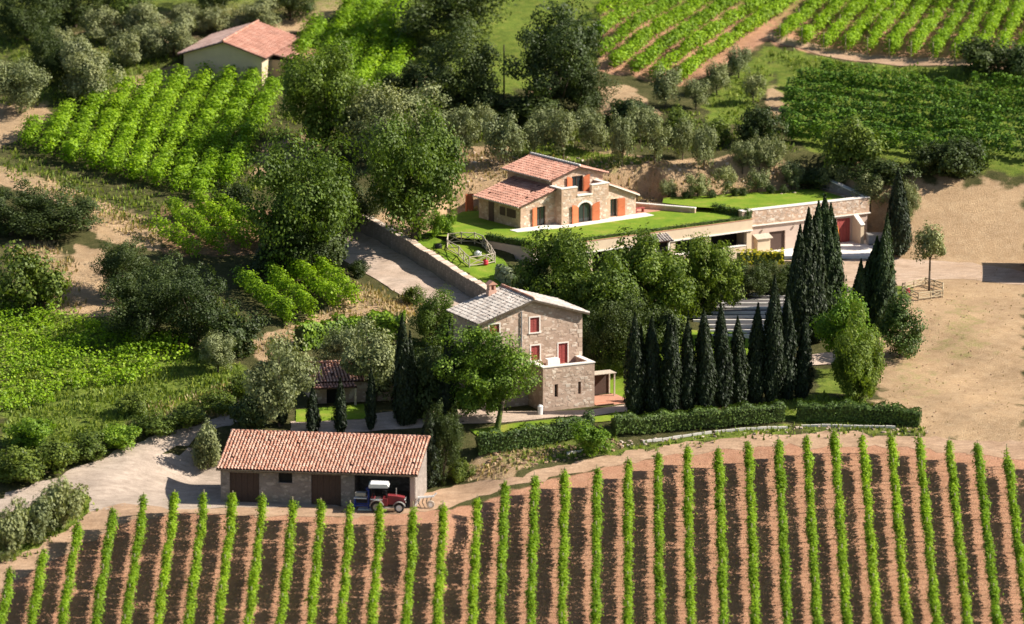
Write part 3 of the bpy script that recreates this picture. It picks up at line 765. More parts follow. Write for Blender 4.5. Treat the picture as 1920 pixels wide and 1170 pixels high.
def cypress(x, ytop, ybase, wpx, label, group=None, spires=None, mat='cypress', seed=1, leaf=0.15, cat='cypress'):
    g, t = P(x, ybase); hm = (ybase - ytop) * t / F / math.cos(PITCH); wm = wpx * t / F
    r = empty('cypress_tree', g); rv = np.random.default_rng(seed * 3 + 1); r.rotation_euler = (rv.normal(0, .012), rv.normal(0, .018), rv.uniform(0, 6.2) * (spires is None))
    sp = ([(0, 0, wm, hm - .15, .15)] + [(rv.normal(0, wm * .16), rv.normal(0, wm * .16), wm * rv.uniform(.5, .75), hm * rv.uniform(.62, .93), .15) for _ in range(2)]) if spires is None else [(dx * t / F, 0.5 * ((k % 3) - 1), ww * t / F, hh * hm - .15, .15) for k, (dx, ww, hh) in enumerate(spires)]
    link('crown', cypress_mesh(seed, sp, mat, leaf), r)
    mb = MB(); mb.tube((0, 0, -.4), (0, 0, hm * .5), .16, .08, 7); mb.build('trunk', M['bark'], r)
    tag(r, label, cat, group); return r

CYP = [(1190, 588, 778, 35), (1223, 595, 776, 35), (1256, 590, 773, 34), (1289, 599, 769, 31), (1321, 579, 765, 36), (1354, 570, 762, 34), (1386, 594, 758, 34), (1415, 571, 755, 33),
       (1447, 518, 754, 36), (1475, 548, 749, 32), (1505, 591, 746, 28)]
for i, (x, a, b, w) in enumerate(CYP):
    cypress(x, a, b, w, nth(i + 1) + ' slim dark cypress in the straight row, counted from the stone house', 'row of cypresses behind the hedge', seed=40 + i)
cypress(1540, 367, 592, 60, 'tall many-spired cypress in front of the garage wing beside the wide steps', spires=[(-10, 40, .95), (2, 42, 1.0), (14, 38, .92), (22, 30, .8), (-18, 34, .82), (0, 52, .7), (8, 46, .85)], mat='cypress_lit', seed=5, leaf=.17)
cypress(1512, 392, 642, 66, 'broad dark many-spired cypress at the end of the cypress row', spires=[(-14, 40, .88), (2, 44, 1.0), (14, 40, .93), (-22, 32, .74), (20, 34, .8), (0, 60, .7)], mat='cypress', seed=8, leaf=.17)
cypress(1640, 404, 622, 62, 'many-spired cypress rising in front of the pale drive', spires=[(-30, 28, .62), (-18, 32, .6), (0, 44, .8), (12, 40, .88), (17, 34, 1.0), (4, 46, .72)], mat='cypress_lit', seed=6, leaf=.17)
cypress(1685, 316, 478, 38, 'dark columnar cypress standing beside the garage wing on the bare slope', spires=[(0, 36, 1.0), (-6, 28, .85), (7, 28, .8)], mat='cypress', seed=7)
cypress(758, 590, 798, 34, 'tall dark cypress in front of the shaded outbuilding window', seed=70)
cypress(695, 690, 806, 17, 'narrow cypress between the outbuilding roof and its stone wall', seed=71)
cypress(637, 710, 812, 19, 'narrow cypress in front of the terracotta-roofed outbuilding beside the small lawn', seed=72)
cypress(587, 725, 812, 22, 'narrow dark cypress at the edge of the small lawn beside the olive trees', seed=73)
cypress(528, 725, 798, 16, 'small cypress among the olive trees above the tiled garage', seed=74)
cypress(838, 600, 800, 26, 'dark cypress behind the round pine next to the stone house', seed=75)
cypress(803, 768, 915, 34, 'slender cypress at the open end of the long tiled garage', seed=76)

# big trees
T = tree
T('oak', 772, 225, 452, 178, 'large many-limbed oak beside the lawn and the upper road')
T('oak', 570, 275, 500, 195, 'broad dark oak overhanging the upper end of the road')
T('oakdark', 648, 330, 440, 104, 'dark oak between the two largest oaks, reaching over the road')
T('oakdark', 556, 408, 512, 100, 'dark oak shading the short vine rows')
T('oak', 606, 92, 285, 160, 'tall dark oak beside the bright vineyard patch')
T('olivebig', 700, 165, 300, 110, 'grey-green olive tree behind the large many-limbed oak')
T('olivebig', 790, 170, 292, 130, 'grey-green olive tree at the end of the grove beside the large oak')
T('olivebig', 720, 215, 318, 90, 'small olive tree tucked behind the large oak')
T('oakdark', 848, -60, 88, 195, 'high-crowned dark tree on the skyline side of the bright vineyard patch')
T('oakdark', 862, 62, 215, 150, 'dark evergreen oak with a wide crown above the olive grove')
T('oakdark', 1040, 22, 212, 165, 'large dark evergreen oak beside the slanting vineyard')
T('oakdark', 1088, 120, 215, 95, 'lower dark evergreen joined to the large oak by the slanting vineyard')
T('bushdark', 773, 122, 182, 46, 'round dark bush on the bare patch beside the bright vineyard', 'bush')
T('bushdark', 732, 138, 186, 42, 'small dark bush next to the round dark bush by the vineyard patch', 'bush')
T('bushdark', 905, 160, 225, 90, 'dark undergrowth bush beneath the wide evergreen oak', 'bush')
T('bushdark', 985, 180, 232, 110, 'low dark bush along the shaded bank above the olive grove', 'bush')
T('bushdark', 1180, 190, 235, 90, 'low dark bush on the bank below the slanting vineyard', 'bush')
T('laurel', 1045, 438, 600, 125, 'dense broadleaf tree against the wall of the lawn terrace')
T('laurel', 1120, 470, 640, 140, 'dense broadleaf tree behind the grey-roofed stone house')
T('laurel', 1220, 445, 612, 152, 'big sunlit broadleaf tree below the cream fascia of the lawn terrace')
T('laurel', 1332, 452, 588, 108, 'rounded broadleaf tree standing by the wide white-edged steps')
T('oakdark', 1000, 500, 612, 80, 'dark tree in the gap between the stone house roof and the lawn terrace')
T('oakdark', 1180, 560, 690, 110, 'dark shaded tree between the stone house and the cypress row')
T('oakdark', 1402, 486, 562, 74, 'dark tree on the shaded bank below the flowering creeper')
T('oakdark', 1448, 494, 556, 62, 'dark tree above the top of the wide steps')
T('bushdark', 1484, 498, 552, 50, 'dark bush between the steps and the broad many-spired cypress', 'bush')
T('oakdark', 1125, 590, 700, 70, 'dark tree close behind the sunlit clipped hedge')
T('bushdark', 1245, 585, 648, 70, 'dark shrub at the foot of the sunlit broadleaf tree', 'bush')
# round pine
def pine():
    g, t = P(932, 806); s = t / F
    r = empty('pine_tree', g)
    rng = np.random.default_rng(9)
    W_, H_ = 146 * s, 142 * s
    pts, nr, cs = crown_pts(rng, W_, H_, 60, 560, .25, 'round', .3, .62)
    off = np.array([-22 * s, 0.4, 42 * s]); pts += off
    V, Q = leaf_quads(pts, nr, .165 * rng.uniform(.6, 1.3, len(pts)), 1.4, rng)
    link('crown', np_mesh('crown', V, Q, M['pine']), r)
    mb = MB()
    mb.path([(0, 0, -.4), (.25, 0, 1.4), (.6, .1, 2.9), (.1, .3, 4.6), (-.5, .4, 6.6)], [.26, .22, .2, .17, .1], 8)
    for c in cs[:14]:
        e = np.array(c) + off; mb.path([(.3, .2, 3.6 + .15 * len(cs) % 1), (np.array([.2, .2, 4]) + e) / 2 - [0, 0, .3], e], [.1, .07, .02], 5)
    mb.build('trunk', M['bark'], r, True)
    # ivy round the foot of the trunk
    n = 500; u = rng.uniform(0, 2.4, n); th = rng.uniform(0, 6.28, n)
    p = np.stack([u * .17 + .3 * np.cos(th) * (1 - u * .2), .3 * np.sin(th) * (1 - u * .2), u], 1)
    V, Q = leaf_quads(p, np.stack([np.cos(th), np.sin(th), .3 + 0 * th], 1), .18 * np.ones(n), 1.0, rng)
    link('ivy', np_mesh('ivy', V, Q, M['grass']), r)['kind'] = 'stuff'
    tag(r, 'round-crowned green pine in front of the stone house with ivy at its foot', 'pine')
pine()
# trees around the outbuilding and the stone house
T('olivebig', 525, 636, 800, 122, 'large olive tree at the bend of the gravel road above the garage')
T('olivebig', 640, 618, 720, 80, 'silvery olive rising behind the terracotta roof of the outbuilding')
T('olivebig', 700, 612, 752, 122, 'olive tree overhanging the terracotta roof of the outbuilding')
T('oak', 825, 553, 660, 100, 'feathery tree between the sandy bank and the stone house')
T('bushdark', 786, 668, 778, 66, 'dark shrub hiding the end of the outbuilding roof', 'bush')
T('bushdark', 806, 660, 780, 84, 'dark shrub in the shade behind the round pine', 'bush')
T('oakdark', 832, 768, 908, 66, 'dark tree added to shade the garage roof, beside the slender cypress')  # added tree, meant to throw shade on the right end of the garage roof
T('bushdark', 470, 745, 812, 70, 'dark bush on the verge of the gravel road', 'bush')
T('bushgrey', 390, 798, 876, 56, 'grey-green bush at the corner of the tiled garage', 'bush')
T('olivebig', 408, 628, 698, 66, 'small grey olive standing alone by the low vineyard plot')
T('bush', 775, 536, 568, 40, 'green shrub beside the pale upper road', 'bush')
T('brightbush', 1112, 796, 852, 66, 'bright green rounded shrub against the stone bank under the hedge', 'bush')
T('bush', 862, 862, 900, 40, 'small shrub at the edge of the track beside the garage', 'bush')
# right side
T('bright', 1576, 548, 700, 98, 'bright yellow-green tree beside the cypress row')
T('laurel', 1608, 600, 750, 94, 'leafy tree in front of the bright yellow-green tree')
T('cone', 1686, 560, 672, 78, 'dark conical tree alone on the bare slope beside the wooden pen')
T('topiary', 1742, 424, 545, 58, 'round-headed clipped olive growing inside the wooden pen')
T('olivebig', 1702, 345, 425, 40, 'pale olive half hidden behind the columnar cypress')
# olive grove
GRO = [(872, 198, 296, 66), (945, 210, 309, 80), (1003, 222, 292, 58), (1056, 203, 300, 64), (1113, 212, 284, 60), (1166, 212, 313, 54), (1228, 212, 307, 62), (1280, 218, 300, 48),
       (1321, 232, 318, 54), (1392, 258, 324, 50), (1425, 252, 318, 44), (1452, 256, 324, 50), (1484, 298, 358, 48), (1566, 292, 356, 62), (1632, 320, 392, 66), (1020, 196, 262, 60), (905, 192, 262, 56), (1200, 195, 268, 56), (1095, 195, 262, 50)]
for (x, a, b, w) in [(x, a + 6, b, w * .84) for (x, a, b, w) in GRO]:
    T('olive', x, a, b, w, 'grey-green olive tree of the grove on the terrace above the upper house', 'olive tree', 'olive grove above the upper house')
for (x, a, b, w) in [(1254, 338, 374, 32), (1307, 328, 371, 46), (1361, 314, 366, 42), (1419, 318, 362, 42)]:
    T('olive', x, a, b, w, 'small olive tree in the line along the back of the upper lawn', 'olive tree', 'small olives behind the upper lawn')
for (x, a, b, w) in [(1248, 128, 200, 56), (1305, 150, 205, 48), (1345, 118, 178, 44), (1385, 90, 145, 46), (1412, 140, 195, 40)]:
    T('olive', x, a, b, w, 'olive tree on the grassy strip at the edge of the slanting vineyard', 'olive tree', 'olives at the edge of the slanting vineyard')
for (x, a, b, w, l) in [(1421, 204, 272, 66, 'dark green leafy bush at the corner of the contour vineyard'), (1270, 205, 262, 60, 'leafy bush in the hollow behind the olive grove'), (1340, 222, 268, 56, 'leafy bush between two olives below the grassy strip'),
                        (1595, 225, 308, 96, 'large bush overgrowing the lower rows of the contour vineyard'), (1745, 268, 326, 70, 'dark bush at the lower edge of the contour vineyard'), (1800, 262, 330, 84, 'bigger dark bush at the lower edge of the contour vineyard'),
                        (1520, 318, 352, 80, 'dark low bush behind the upper lawn wall'), (1650, 300, 345, 90, 'dark low bush between the terrace wall and the columnar cypress'), (1845, 75, 140, 90, 'dark bush below the upper dirt track'), (1920, 90, 150, 80, 'dark scrub bush along the upper dirt track')]:
    T('bushdark' if 'dark' in l else 'bush', x, a, b, w, l, 'bush')
# upper corner olives and dark wood
for (x, a, b, w) in [(147, 75, 160, 78), (172, 105, 188, 90), (236, 60, 125, 66), (277, 48, 112, 62), (325, 35, 106, 72), (190, 15, 80, 76), (268, 8, 72, 70), (120, 55, 120, 55), (405, 15, 62, 60), (350, 10, 62, 60), (480, 0, 50, 74)]:
    T('olivepale', x, a, b, w, 'pale grey-green olive among the old olives behind the low farm building', 'olive tree', 'old olives by the farm building')
for (x, a, b, w, l) in [(50, -30, 75, 110, 'tall dark tree at the corner of the old olives'), (140, -50, 50, 110, 'dark tree behind the old olives'), (235, -50, 30, 90, 'dark tree with its foot hidden by the old olives'), (90, 60, 160, 70, 'dark tree among the old olives beside the green clearing'), (400, -60, 20, 90, 'dark tree beyond the farm building'), (545, -40, 38, 90, 'dark tree beside the sandy lane above the farm building')]:
    T('oakdark', x, a, b, w, l)
T('olivebig', 38, 118, 212, 98, 'broad grey olive above the sandy bank')
T('bush', 250, -10, 60, 70, 'green tree top among the old olives', 'bush')
# left wood in shade
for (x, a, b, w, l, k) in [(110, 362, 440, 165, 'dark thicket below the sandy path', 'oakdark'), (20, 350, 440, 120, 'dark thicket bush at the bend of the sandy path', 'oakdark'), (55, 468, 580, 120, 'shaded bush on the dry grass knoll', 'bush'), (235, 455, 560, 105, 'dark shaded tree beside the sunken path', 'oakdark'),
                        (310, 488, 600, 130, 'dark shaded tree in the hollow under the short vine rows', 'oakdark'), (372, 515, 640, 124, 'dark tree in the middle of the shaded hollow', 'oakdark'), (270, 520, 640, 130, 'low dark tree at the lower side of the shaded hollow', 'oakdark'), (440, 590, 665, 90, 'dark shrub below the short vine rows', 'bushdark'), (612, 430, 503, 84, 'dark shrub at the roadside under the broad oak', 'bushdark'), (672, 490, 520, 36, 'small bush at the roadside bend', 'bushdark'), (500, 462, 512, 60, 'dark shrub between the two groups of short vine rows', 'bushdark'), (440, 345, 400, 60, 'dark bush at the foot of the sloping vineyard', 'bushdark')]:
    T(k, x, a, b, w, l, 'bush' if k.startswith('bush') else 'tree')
# bushes on the bank along the gravel road
for i, (x, a, b, w, k) in enumerate([(30, 840, 900, 100, 'bush'), (100, 826, 880, 90, 'bush'), (165, 812, 858, 80, 'bush'), (225, 796, 838, 74, 'brightbush'), (290, 774, 815, 76, 'bush'), (350, 758, 796, 74, 'bush'), (410, 736, 772, 70, 'bush'), (60, 785, 835, 80, 'brightbush'), (250, 735, 775, 60, 'bush'), (450, 700, 750, 56, 'bush')]):
    T(k, x, a, b, w, ('rounded dark green bush' if k == 'bush' else 'bright leafy green bush') + ' on the bank above the gravel road', 'bush', 'bushes on the road bank')
for (x, a, b, w) in [(118, 900, 990, 78), (60, 935, 1015, 70), (15, 950, 1045, 70)]:
    T('bushgrey', x, a, b, w, 'silvery grey bush on the verge between the gravel road and the track', 'bush', 'grey bushes on the verge')
# small plants along the back of the upper lawn

# ------------------------------------------------------------------ hedges
def hedge(line, wid, hgt, label, mat='hedge', dens=230, leaf=0.16, px=True, zoff=0.0, name='hedge', smooth_top=True, seed=2, cat='hedge'):
    rng = np.random.default_rng(seed)
    pl = np.array([P(*p)[0][:2] for p in line]) if px else np.asarray(line, float)
    seg = np.linalg.norm(np.diff(pl, axis=0), axis=1); cum = np.concatenate([[0], np.cumsum(seg)]); L = cum[-1]
    n = int(L * dens * (hgt * 2 + wid) / 3)
    u = rng.uniform(0, L, n); X = np.interp(u, cum, pl[:, 0]); Y = np.interp(u, cum, pl[:, 1])
    k = np.clip(np.searchsorted(cum, u) - 1, 0, len(seg) - 1); d = (pl[1:] - pl[:-1]) / seg[:, None]; D = d[k]; nr = np.stack([D[:, 1], -D[:, 0]], 1)
    s = rng.uniform(0, 2 * hgt + wid, n)
    o = np.where(s < hgt, wid / 2, np.where(s < hgt + wid, wid / 2 - (s - hgt), -wid / 2)); z = np.where(s < hgt, s, np.where(s < hgt + wid, hgt, s - hgt - wid))
    hw = 1 + 0.10 * np.sin(u * 1.7) + 0.08 * np.sin(u * 4.1 + 1)
    o = o + rng.normal(0, .07, n); z = z * hw + rng.normal(0, .07, n); z = np.maximum(z, .04)
    zb = hz(X, Y) if px else (np.full(n, zoff) if not callable(zoff) else zoff(X, Y))
    pts = np.stack([X + nr[:, 0] * o, Y + nr[:, 1] * o, zb + z], 1)
    no = np.stack([nr[:, 0] * o * 2, nr[:, 1] * o * 2, (z > hgt * .8) * 1.2 + .1], 1) + rng.normal(0, .4, (n, 3))
    V, Q = leaf_quads(pts, no, leaf * rng.uniform(.7, 1.3, n), 1.15, rng)
    org = np.array([pl[0][0], pl[0][1], float(hz(*pl[0])) if px else (zoff if not callable(zoff) else float(zoff(*pl[0])))])
    r = empty(name, org)
    f = link('foliage', np_mesh('foliage', V - org, Q, M[mat]), r); f['kind'] = 'stuff'
    mb = MB()                                   # the twiggy inside
    st = np.linspace(0, L, max(2, int(L / .8)))
    px_, py_ = np.interp(st, cum, pl[:, 0]), np.interp(st, cum, pl[:, 1])
    for i in range(len(st) - 1):
        za = float(hz(px_[i], py_[i])) if px else org[2]; zc = float(hz(px_[i + 1], py_[i + 1])) if px else org[2]
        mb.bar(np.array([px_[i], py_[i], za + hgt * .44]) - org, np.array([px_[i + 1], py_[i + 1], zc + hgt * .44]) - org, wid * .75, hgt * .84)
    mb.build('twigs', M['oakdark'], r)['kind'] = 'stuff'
    tag(r, label, cat); return r
hedge([(895, 852), (960, 842), (1060, 822), (1110, 806)], 1.2, 1.75, 'clipped dark hedge round the lawn corner above the track', seed=3)
hedge([(1150, 812), (1260, 803), (1370, 795), (1468, 788)], 1.6, 1.5, 'long clipped hedge in front of the cypress row', seed=4)
hedge([(1494, 785), (1580, 785), (1660, 790), (1725, 800)], 1.5, 1.5, 'clipped hedge tapering out onto the bare slope', seed=5)
hedge([(770, 665), (805, 662), (835, 660)], 1.2, 1.3, 'short clipped hedge between the two dark cypresses by the stone house', seed=6)
hedge([(1112, 704), (1142, 700), (1172, 696)], 1.6, 1.4, 'sunlit clipped hedge beside the stone house', mat='bush', seed=7)
hedge([(560, 655), (640, 640), (760, 632)], 1.6, 2.2, 'leafy creeper-covered bank above the outbuilding', mat='bright', seed=8, leaf=.24, dens=150)
hedge([(-2.5, 63.75), (2.05, 59.85)], 0.5, 0.55, 'low dark hedge on the short side of the lawn terrace', px=False, zoff=11.3, seed=9)
hedge([(2.3, 59.95), (12.9, 67.1)], 0.32, 0.28, 'low planted edging above the tree-hidden half of the cream fascia', px=False, zoff=11.3, seed=10, leaf=.12)
hedge([(13.0, 67.15), (23.8, 74.4)], 0.32, 0.28, 'low planted edging above the cream fascia by the tiled hood', px=False, zoff=11.3, seed=11, leaf=.12)
hedge([(20.3, 78.4), (23.9, 74.75)], 0.6, 0.7, 'low dark hedge on the corner of the lawn terrace by the garage wing', px=False, zoff=11.3, seed=12)
hedge([(1383, 496), (1420, 494), (1470, 494)], 1.0, 1.3, 'yellow-flowered creeper over the shaded wall below the forecourt', mat='yellow', seed=13, leaf=.22, dens=70)
hedge([(940, 520), (958, 530), (972, 540)], 1.6, 1.2, 'spiky grey-green rosemary bush at the edge of the sloping lawn', mat='rosemary', seed=14, leaf=.3, dens=120, name='rosemary_bush', cat='shrub')

# ------------------------------------------------------------------ loose cover: grass, clods
def scatter(name, polys, mat, dens, size, label_kind='stuff', seed=1, aspect=2.2, up=0.85, lift=0.5):
    rng = np.random.default_rng(seed); Vs = []; Qs = []; n0 = 0
    for poly in polys:
        Wp = np.array(PP(poly)); a0 = Wp.min(0); a1 = Wp.max(0); n = int((a1 - a0).prod() * dens)
        p = rng.uniform(a0, a1, (n, 2)); p = p[poly_sd(Wp, p[:, 0], p[:, 1]) < rng.uniform(-1.5, .3, n)]
        cl = np.sin(p[:, 0] * 1.1 + np.sin(p[:, 1] * .7) * 2) + np.sin(p[:, 1] * 1.3 + p[:, 0] * .4); p = p[cl > rng.uniform(-2.2, 1.4, len(p))]
        s = size * rng.uniform(.5, 1.4, len(p)); q = np.column_stack([p, hz(p[:, 0], p[:, 1]) + s * lift])
        nn = rng.normal(size=(len(p), 3)); nn[:, 2] *= .25
        V, Q = leaf_quads(q, nn, s, aspect, rng, upbias=up); Vs.append(V); Qs.append(Q + n0); n0 += len(V)
    o = link(name, np_mesh(name, np.vstack(Vs), np.vstack(Qs), M[mat])); tag(o, kind='stuff'); return o
scatter('dry_grass', [[(470, 645), (560, 605), (680, 545), (790, 560), (820, 590), (700, 620), (560, 645), (490, 685)], [(0, 460), (90, 440), (150, 500), (160, 590), (60, 600)], [(640, 520), (700, 530), (800, 580), (850, 590), (760, 610), (680, 600)],
                      [(60, 320), (330, 430), (290, 470), (100, 390)], [(860, 900), (900, 850), (1000, 840), (1060, 840), (950, 900)], [(250, 760), (470, 700), (470, 775), (300, 815)], [(850, 285), (1240, 300), (1500, 345), (1240, 380), (870, 400)]], 'drygrass', 16, 0.17, seed=2, aspect=3.0)
scatter('wild_grass', [[(0, 700), (470, 690), (470, 780), (250, 830), (0, 900)], [(0, 565), (160, 590), (370, 655), (460, 690), (440, 740), (250, 800), (0, 880)], [(1430, 85), (1600, 118), (1930, 140), (1930, 200), (1700, 180), (1500, 160)], [(1320, 200), (1450, 90), (1450, 150), (1390, 240)], [(960, 265), (1240, 300), (1160, 325), (960, 310)],
                       [(0, 970), (150, 920), (190, 950), (90, 1030), (0, 1080)], [(1110, 850), (1300, 812), (1480, 795), (1740, 800), (1740, 822), (1480, 820), (1150, 855)], [(890, 860), (1160, 805), (1160, 845), (960, 885)], [(1400, 760), (1540, 735), (1640, 765), (1650, 790), (1480, 780)], [(0, 20), (340, 100), (200, 190), (0, 200)], [(540, 60), (330, 130), (200, 190), (300, 120)], [(0, 275), (420, 400), (300, 440), (0, 335)], [(420, 210), (700, 200), (650, 300), (450, 390)], [(840, 190), (1240, 205), (1240, 285), (850, 285)], [(1240, 200), (1480, 250), (1500, 300), (1250, 290)], [(440, 560), (480, 640), (360, 650), (220, 600)]], 'grass', 14, 0.19, seed=3, aspect=2.4)
scatter('weeds', [[(1640, 560), (1920, 480), (1920, 830), (1740, 820), (1660, 760)], [(100, 1060), (1900, 850), (1920, 1200), (0, 1200)]], 'drygrass', 0.7, 0.09, seed=4)
def rubble(name, poly, n, size, mat, seed):
    rng = np.random.default_rng(seed); mb = MB(); Wp = np.array(PP(poly)); a0 = Wp.min(0); a1 = Wp.max(0); k = 0
    while k < n:
        p = rng.uniform(a0, a1)
        if poly_sd(Wp, p[:1], p[1:])[0] > 0: continue
        s = size * rng.uniform(.4, 1.5); z = float(hz(*p)); k += 1
        v = np.array([(sx, sy, sz) for sz in (-.6, .6) for sx, sy in ((-1, -1), (1, -1), (1, 1), (-1, 1))]) * s * .5 * rng.uniform(.6, 1.2, (8, 3)); t = rng.uniform(0, 6)
        v = np.column_stack([v[:, 0] * math.cos(t) - v[:, 1] * math.sin(t), v[:, 0] * math.sin(t) + v[:, 1] * math.cos(t), v[:, 2]])
        mb.add(v + [p[0], p[1], z + s * .12], [(0, 3, 2, 1), (4, 5, 6, 7), (0, 1, 5, 4), (1, 2, 6, 5), (2, 3, 7, 6), (3, 0, 4, 7)])
    tag(mb.build(name, mat), kind='stuff')
rubble('rubble', [(880, 895), (920, 850), (1060, 836), (1150, 822), (1180, 840), (1000, 875)], 220, .2, M['track'], 1)
rubble('rubble', [(1150, 828), (1480, 798), (1740, 805), (1740, 815), (1480, 812), (1250, 828), (1160, 842)], 110, .18, M['loose'], 2)
rubble('clods', [(100, 1060), (300, 985), (640, 990), (850, 975), (1000, 925), (1300, 870), (1900, 880), (1920, 1200), (0, 1200)], 900, .15, M['track'], 3)
rubble('rubble', [(860, 285), (1240, 305), (1500, 340), (1680, 360), (1640, 400), (1240, 380), (870, 400)], 260, .2, M['loose'], 4)
rubble('clods', [(1650, 560), (1920, 480), (1920, 830), (1740, 820), (1660, 760)], 160, .12, M['track'], 5)
for i, (a, b) in enumerate([((1062, 852), (1138, 838)), ((1205, 830), (1335, 812)), ((1340, 811), (1478, 803)), ((1500, 800), (1680, 803))]):
    A_, B_ = P(*a)[0], P(*b)[0]; mb = MB(); n = max(2, int(np.linalg.norm(B_ - A_) / .9)); org = A_.copy(); rg = np.random.default_rng(i)
    r = empty('stone_kerb', org)
    for k in range(n):
        p = A_ + (B_ - A_) * (k + .04) / n; q = A_ + (B_ - A_) * (k + .95) / n; p[2] = hz(p[0], p[1]) + .1; q[2] = hz(q[0], q[1]) + .1
        m1 = MB(); m1.bar(p - org, q - org, .16, .2 * rg.uniform(.8, 1.2)); m1.build('kerb_stone', M['white'], r)
    tag(r, ['pale stone kerb under the bright green shrub', 'pale stone kerb below the start of the long hedge', 'pale stone kerb below the far half of the long hedge', 'pale stone kerb below the tapering hedge'][i], 'kerb')

# ------------------------------------------------------------------ building helpers
class Frame:
    def __init__(s, o, ang): s.o = np.asarray(o, float); s.a = ang; s.c, s.s = math.cos(ang), math.sin(ang)
    def w(s, x, y, z=0): return s.o + np.array([x * s.c - y * s.s, x * s.s + y * s.c, z])
    def on(s, px, py, ly):
        """local x,z where the ray through a pixel meets the upright plane y = ly"""
        n = np.array([-s.s, s.c, 0]); p0 = s.o + n * ly; d = ray(px, py); t = np.dot(p0 - CAM, n) / np.dot(d, n); r = CAM + d * t - s.o
        return r[0] * s.c + r[1] * s.s, r[2]
def wall_xz(mb, x0, x1, z0, z1, y0, y1, holes=()):
    """upright wall y0..y1 with rectangular holes (xa, xb, za, zb)"""
    X = sorted({x0, x1} | {v for h in holes for v in h[:2]}); Z = sorted({z0, z1} | {v for h in holes for v in h[2:4]})
    for xa, xb in zip(X[:-1], X[1:]):
        run = None
        for za, zb in zip(Z[:-1], Z[1:]):
            xm, zm = (xa + xb) / 2, (za + zb) / 2
            if any(h[0] < xm < h[1] and h[2] < zm < h[3] for h in holes):
                if run: mb.box(xa, xb, y0, y1, run[0], run[1]); run = None
            else: run = (run[0], zb) if run else (za, zb)
        if run: mb.box(xa, xb, y0, y1, run[0], run[1])
def spandrel(mb, xa, xb, zs, zt, y0, y1, n=7):
    """fills the corners of a rectangular hole above the springing zs so that it is arched up to zt"""
    xm, rx, rz = (xa + xb) / 2, (xb - xa) / 2, zt - zs
    pts = [(xm + rx * math.cos(t), zs + rz * math.sin(t)) for t in np.linspace(math.pi, 0, 2 * n + 1)]
    mb.prism_xz([(xa, zt + .001)] + pts[:n + 1], y0, y1); mb.prism_xz(pts[n:] + [(xb, zt + .001)], y0, y1)
def tiles(name, parent, p0, ex, ey, W_, L_, mat, under, spacing=.3, tl=.42, thick=.09, seed=0, rad=None):
    """barrel tile roof plane: p0 lower corner, ex along the eave, ey up the slope"""
    rng = np.random.default_rng(seed); ex = np.asarray(ex, float); ey = np.asarray(ey, float); ez = np.cross(ex, ey); p0 = np.asarray(p0, float)
    sl = MB(); c = [p0, p0 + ex * W_, p0 + ex * W_ + ey * L_, p0 + ey * L_]
    sl.add([q - ez * thick for q in c] + c, [(3, 2, 1, 0), (4, 5, 6, 7), (0, 1, 5, 4), (1, 2, 6, 5), (2, 3, 7, 6), (3, 0, 4, 7)])
    o = sl.build(name, under, parent)
    nc = int(W_ / spacing); nr_ = int(L_ / tl); r = rad or spacing * .36
    th = np.linspace(0, math.pi, 5); V = []; Q = []; n0 = 0
    for i in range(nc):
        x = (i + .5) * W_ / nc
        for j in range(nr_):
            if rng.random() < .004: continue
            jx, jz = rng.normal(0, .012), rng.normal(0, .008)
            y0_, y1_ = j * L_ / nr_ - .03, (j + 1) * L_ / nr_ + .05
            for (yy, rr, lift) in ((y0_, r * 1.08, .03), (y1_, r * .86, .0)):
                for t in th: V.append(p0 + ex * (x + jx + rr * math.cos(t)) + ey * yy + ez * (rr * math.sin(t) + lift + jz))
            for k in range(4): Q.append((n0 + k, n0 + k + 5, n0 + k + 6, n0 + k + 1))
            n0 += 10
    t = link('tiles', np_mesh('tiles', np.array(V), np.array(Q), mat, True), o); t['kind'] = 'stuff'
    return o
def ridge(parent, a, b, mat, r=.13, step=.42):
    a = np.asarray(a, float); b = np.asarray(b, float); n = max(2, int(np.linalg.norm(b - a) / step)); mb = MB()
    for i in range(n):
        p = a + (b - a) * i / n; q = a + (b - a) * (i + 1.06) / n; mb.tube(p, q, r * 1.06, r * .9, 8)
    mb.build('ridge_tiles', mat, parent, True)['kind'] = 'stuff'
def face_stones(parent, x0, x1, z0, z1, y, n, seed, mat, holes=(), ztop=None, size=(.16, .5)):
    """uneven stones standing a little proud of a wall face at y (facing -y)"""
    rng = np.random.default_rng(seed); mb = MB()
    for _ in range(n):
        w, h_ = rng.uniform(*size), rng.uniform(.1, .24); x = rng.uniform(x0, x1 - w); z = rng.uniform(z0, z1 - h_)
        if ztop and z + h_ > min(ztop(x), ztop(x + w)) - .1: continue
        if any(x < q[1] + .12 and x + w > q[0] - .12 and z < q[3] + .12 and z + h_ > q[2] - .12 for q in holes): continue
        d = rng.uniform(.006, .022); j = rng.uniform(-.05, .05, 8)
        mb.add([(x + j[0], y - d, z + j[1]), (x + w + j[2], y - d, z + j[3]), (x + w + j[4], y - d, z + h_ + j[5]), (x + j[6], y - d, z + h_ + j[7]),
                (x + j[0] - .02, y + .01, z + j[1] - .02), (x + w + j[2] + .02, y + .01, z + j[3] - .02), (x + w + j[4] + .02, y + .01, z + h_ + j[5] + .02), (x + j[6] - .02, y + .01, z + h_ + j[7] + .02)],
               [(0, 1, 2, 3), (0, 4, 5, 1), (1, 5, 6, 2), (2, 6, 7, 3), (3, 7, 4, 0)])
    mb.build('stones', mat, parent)['kind'] = 'stuff'
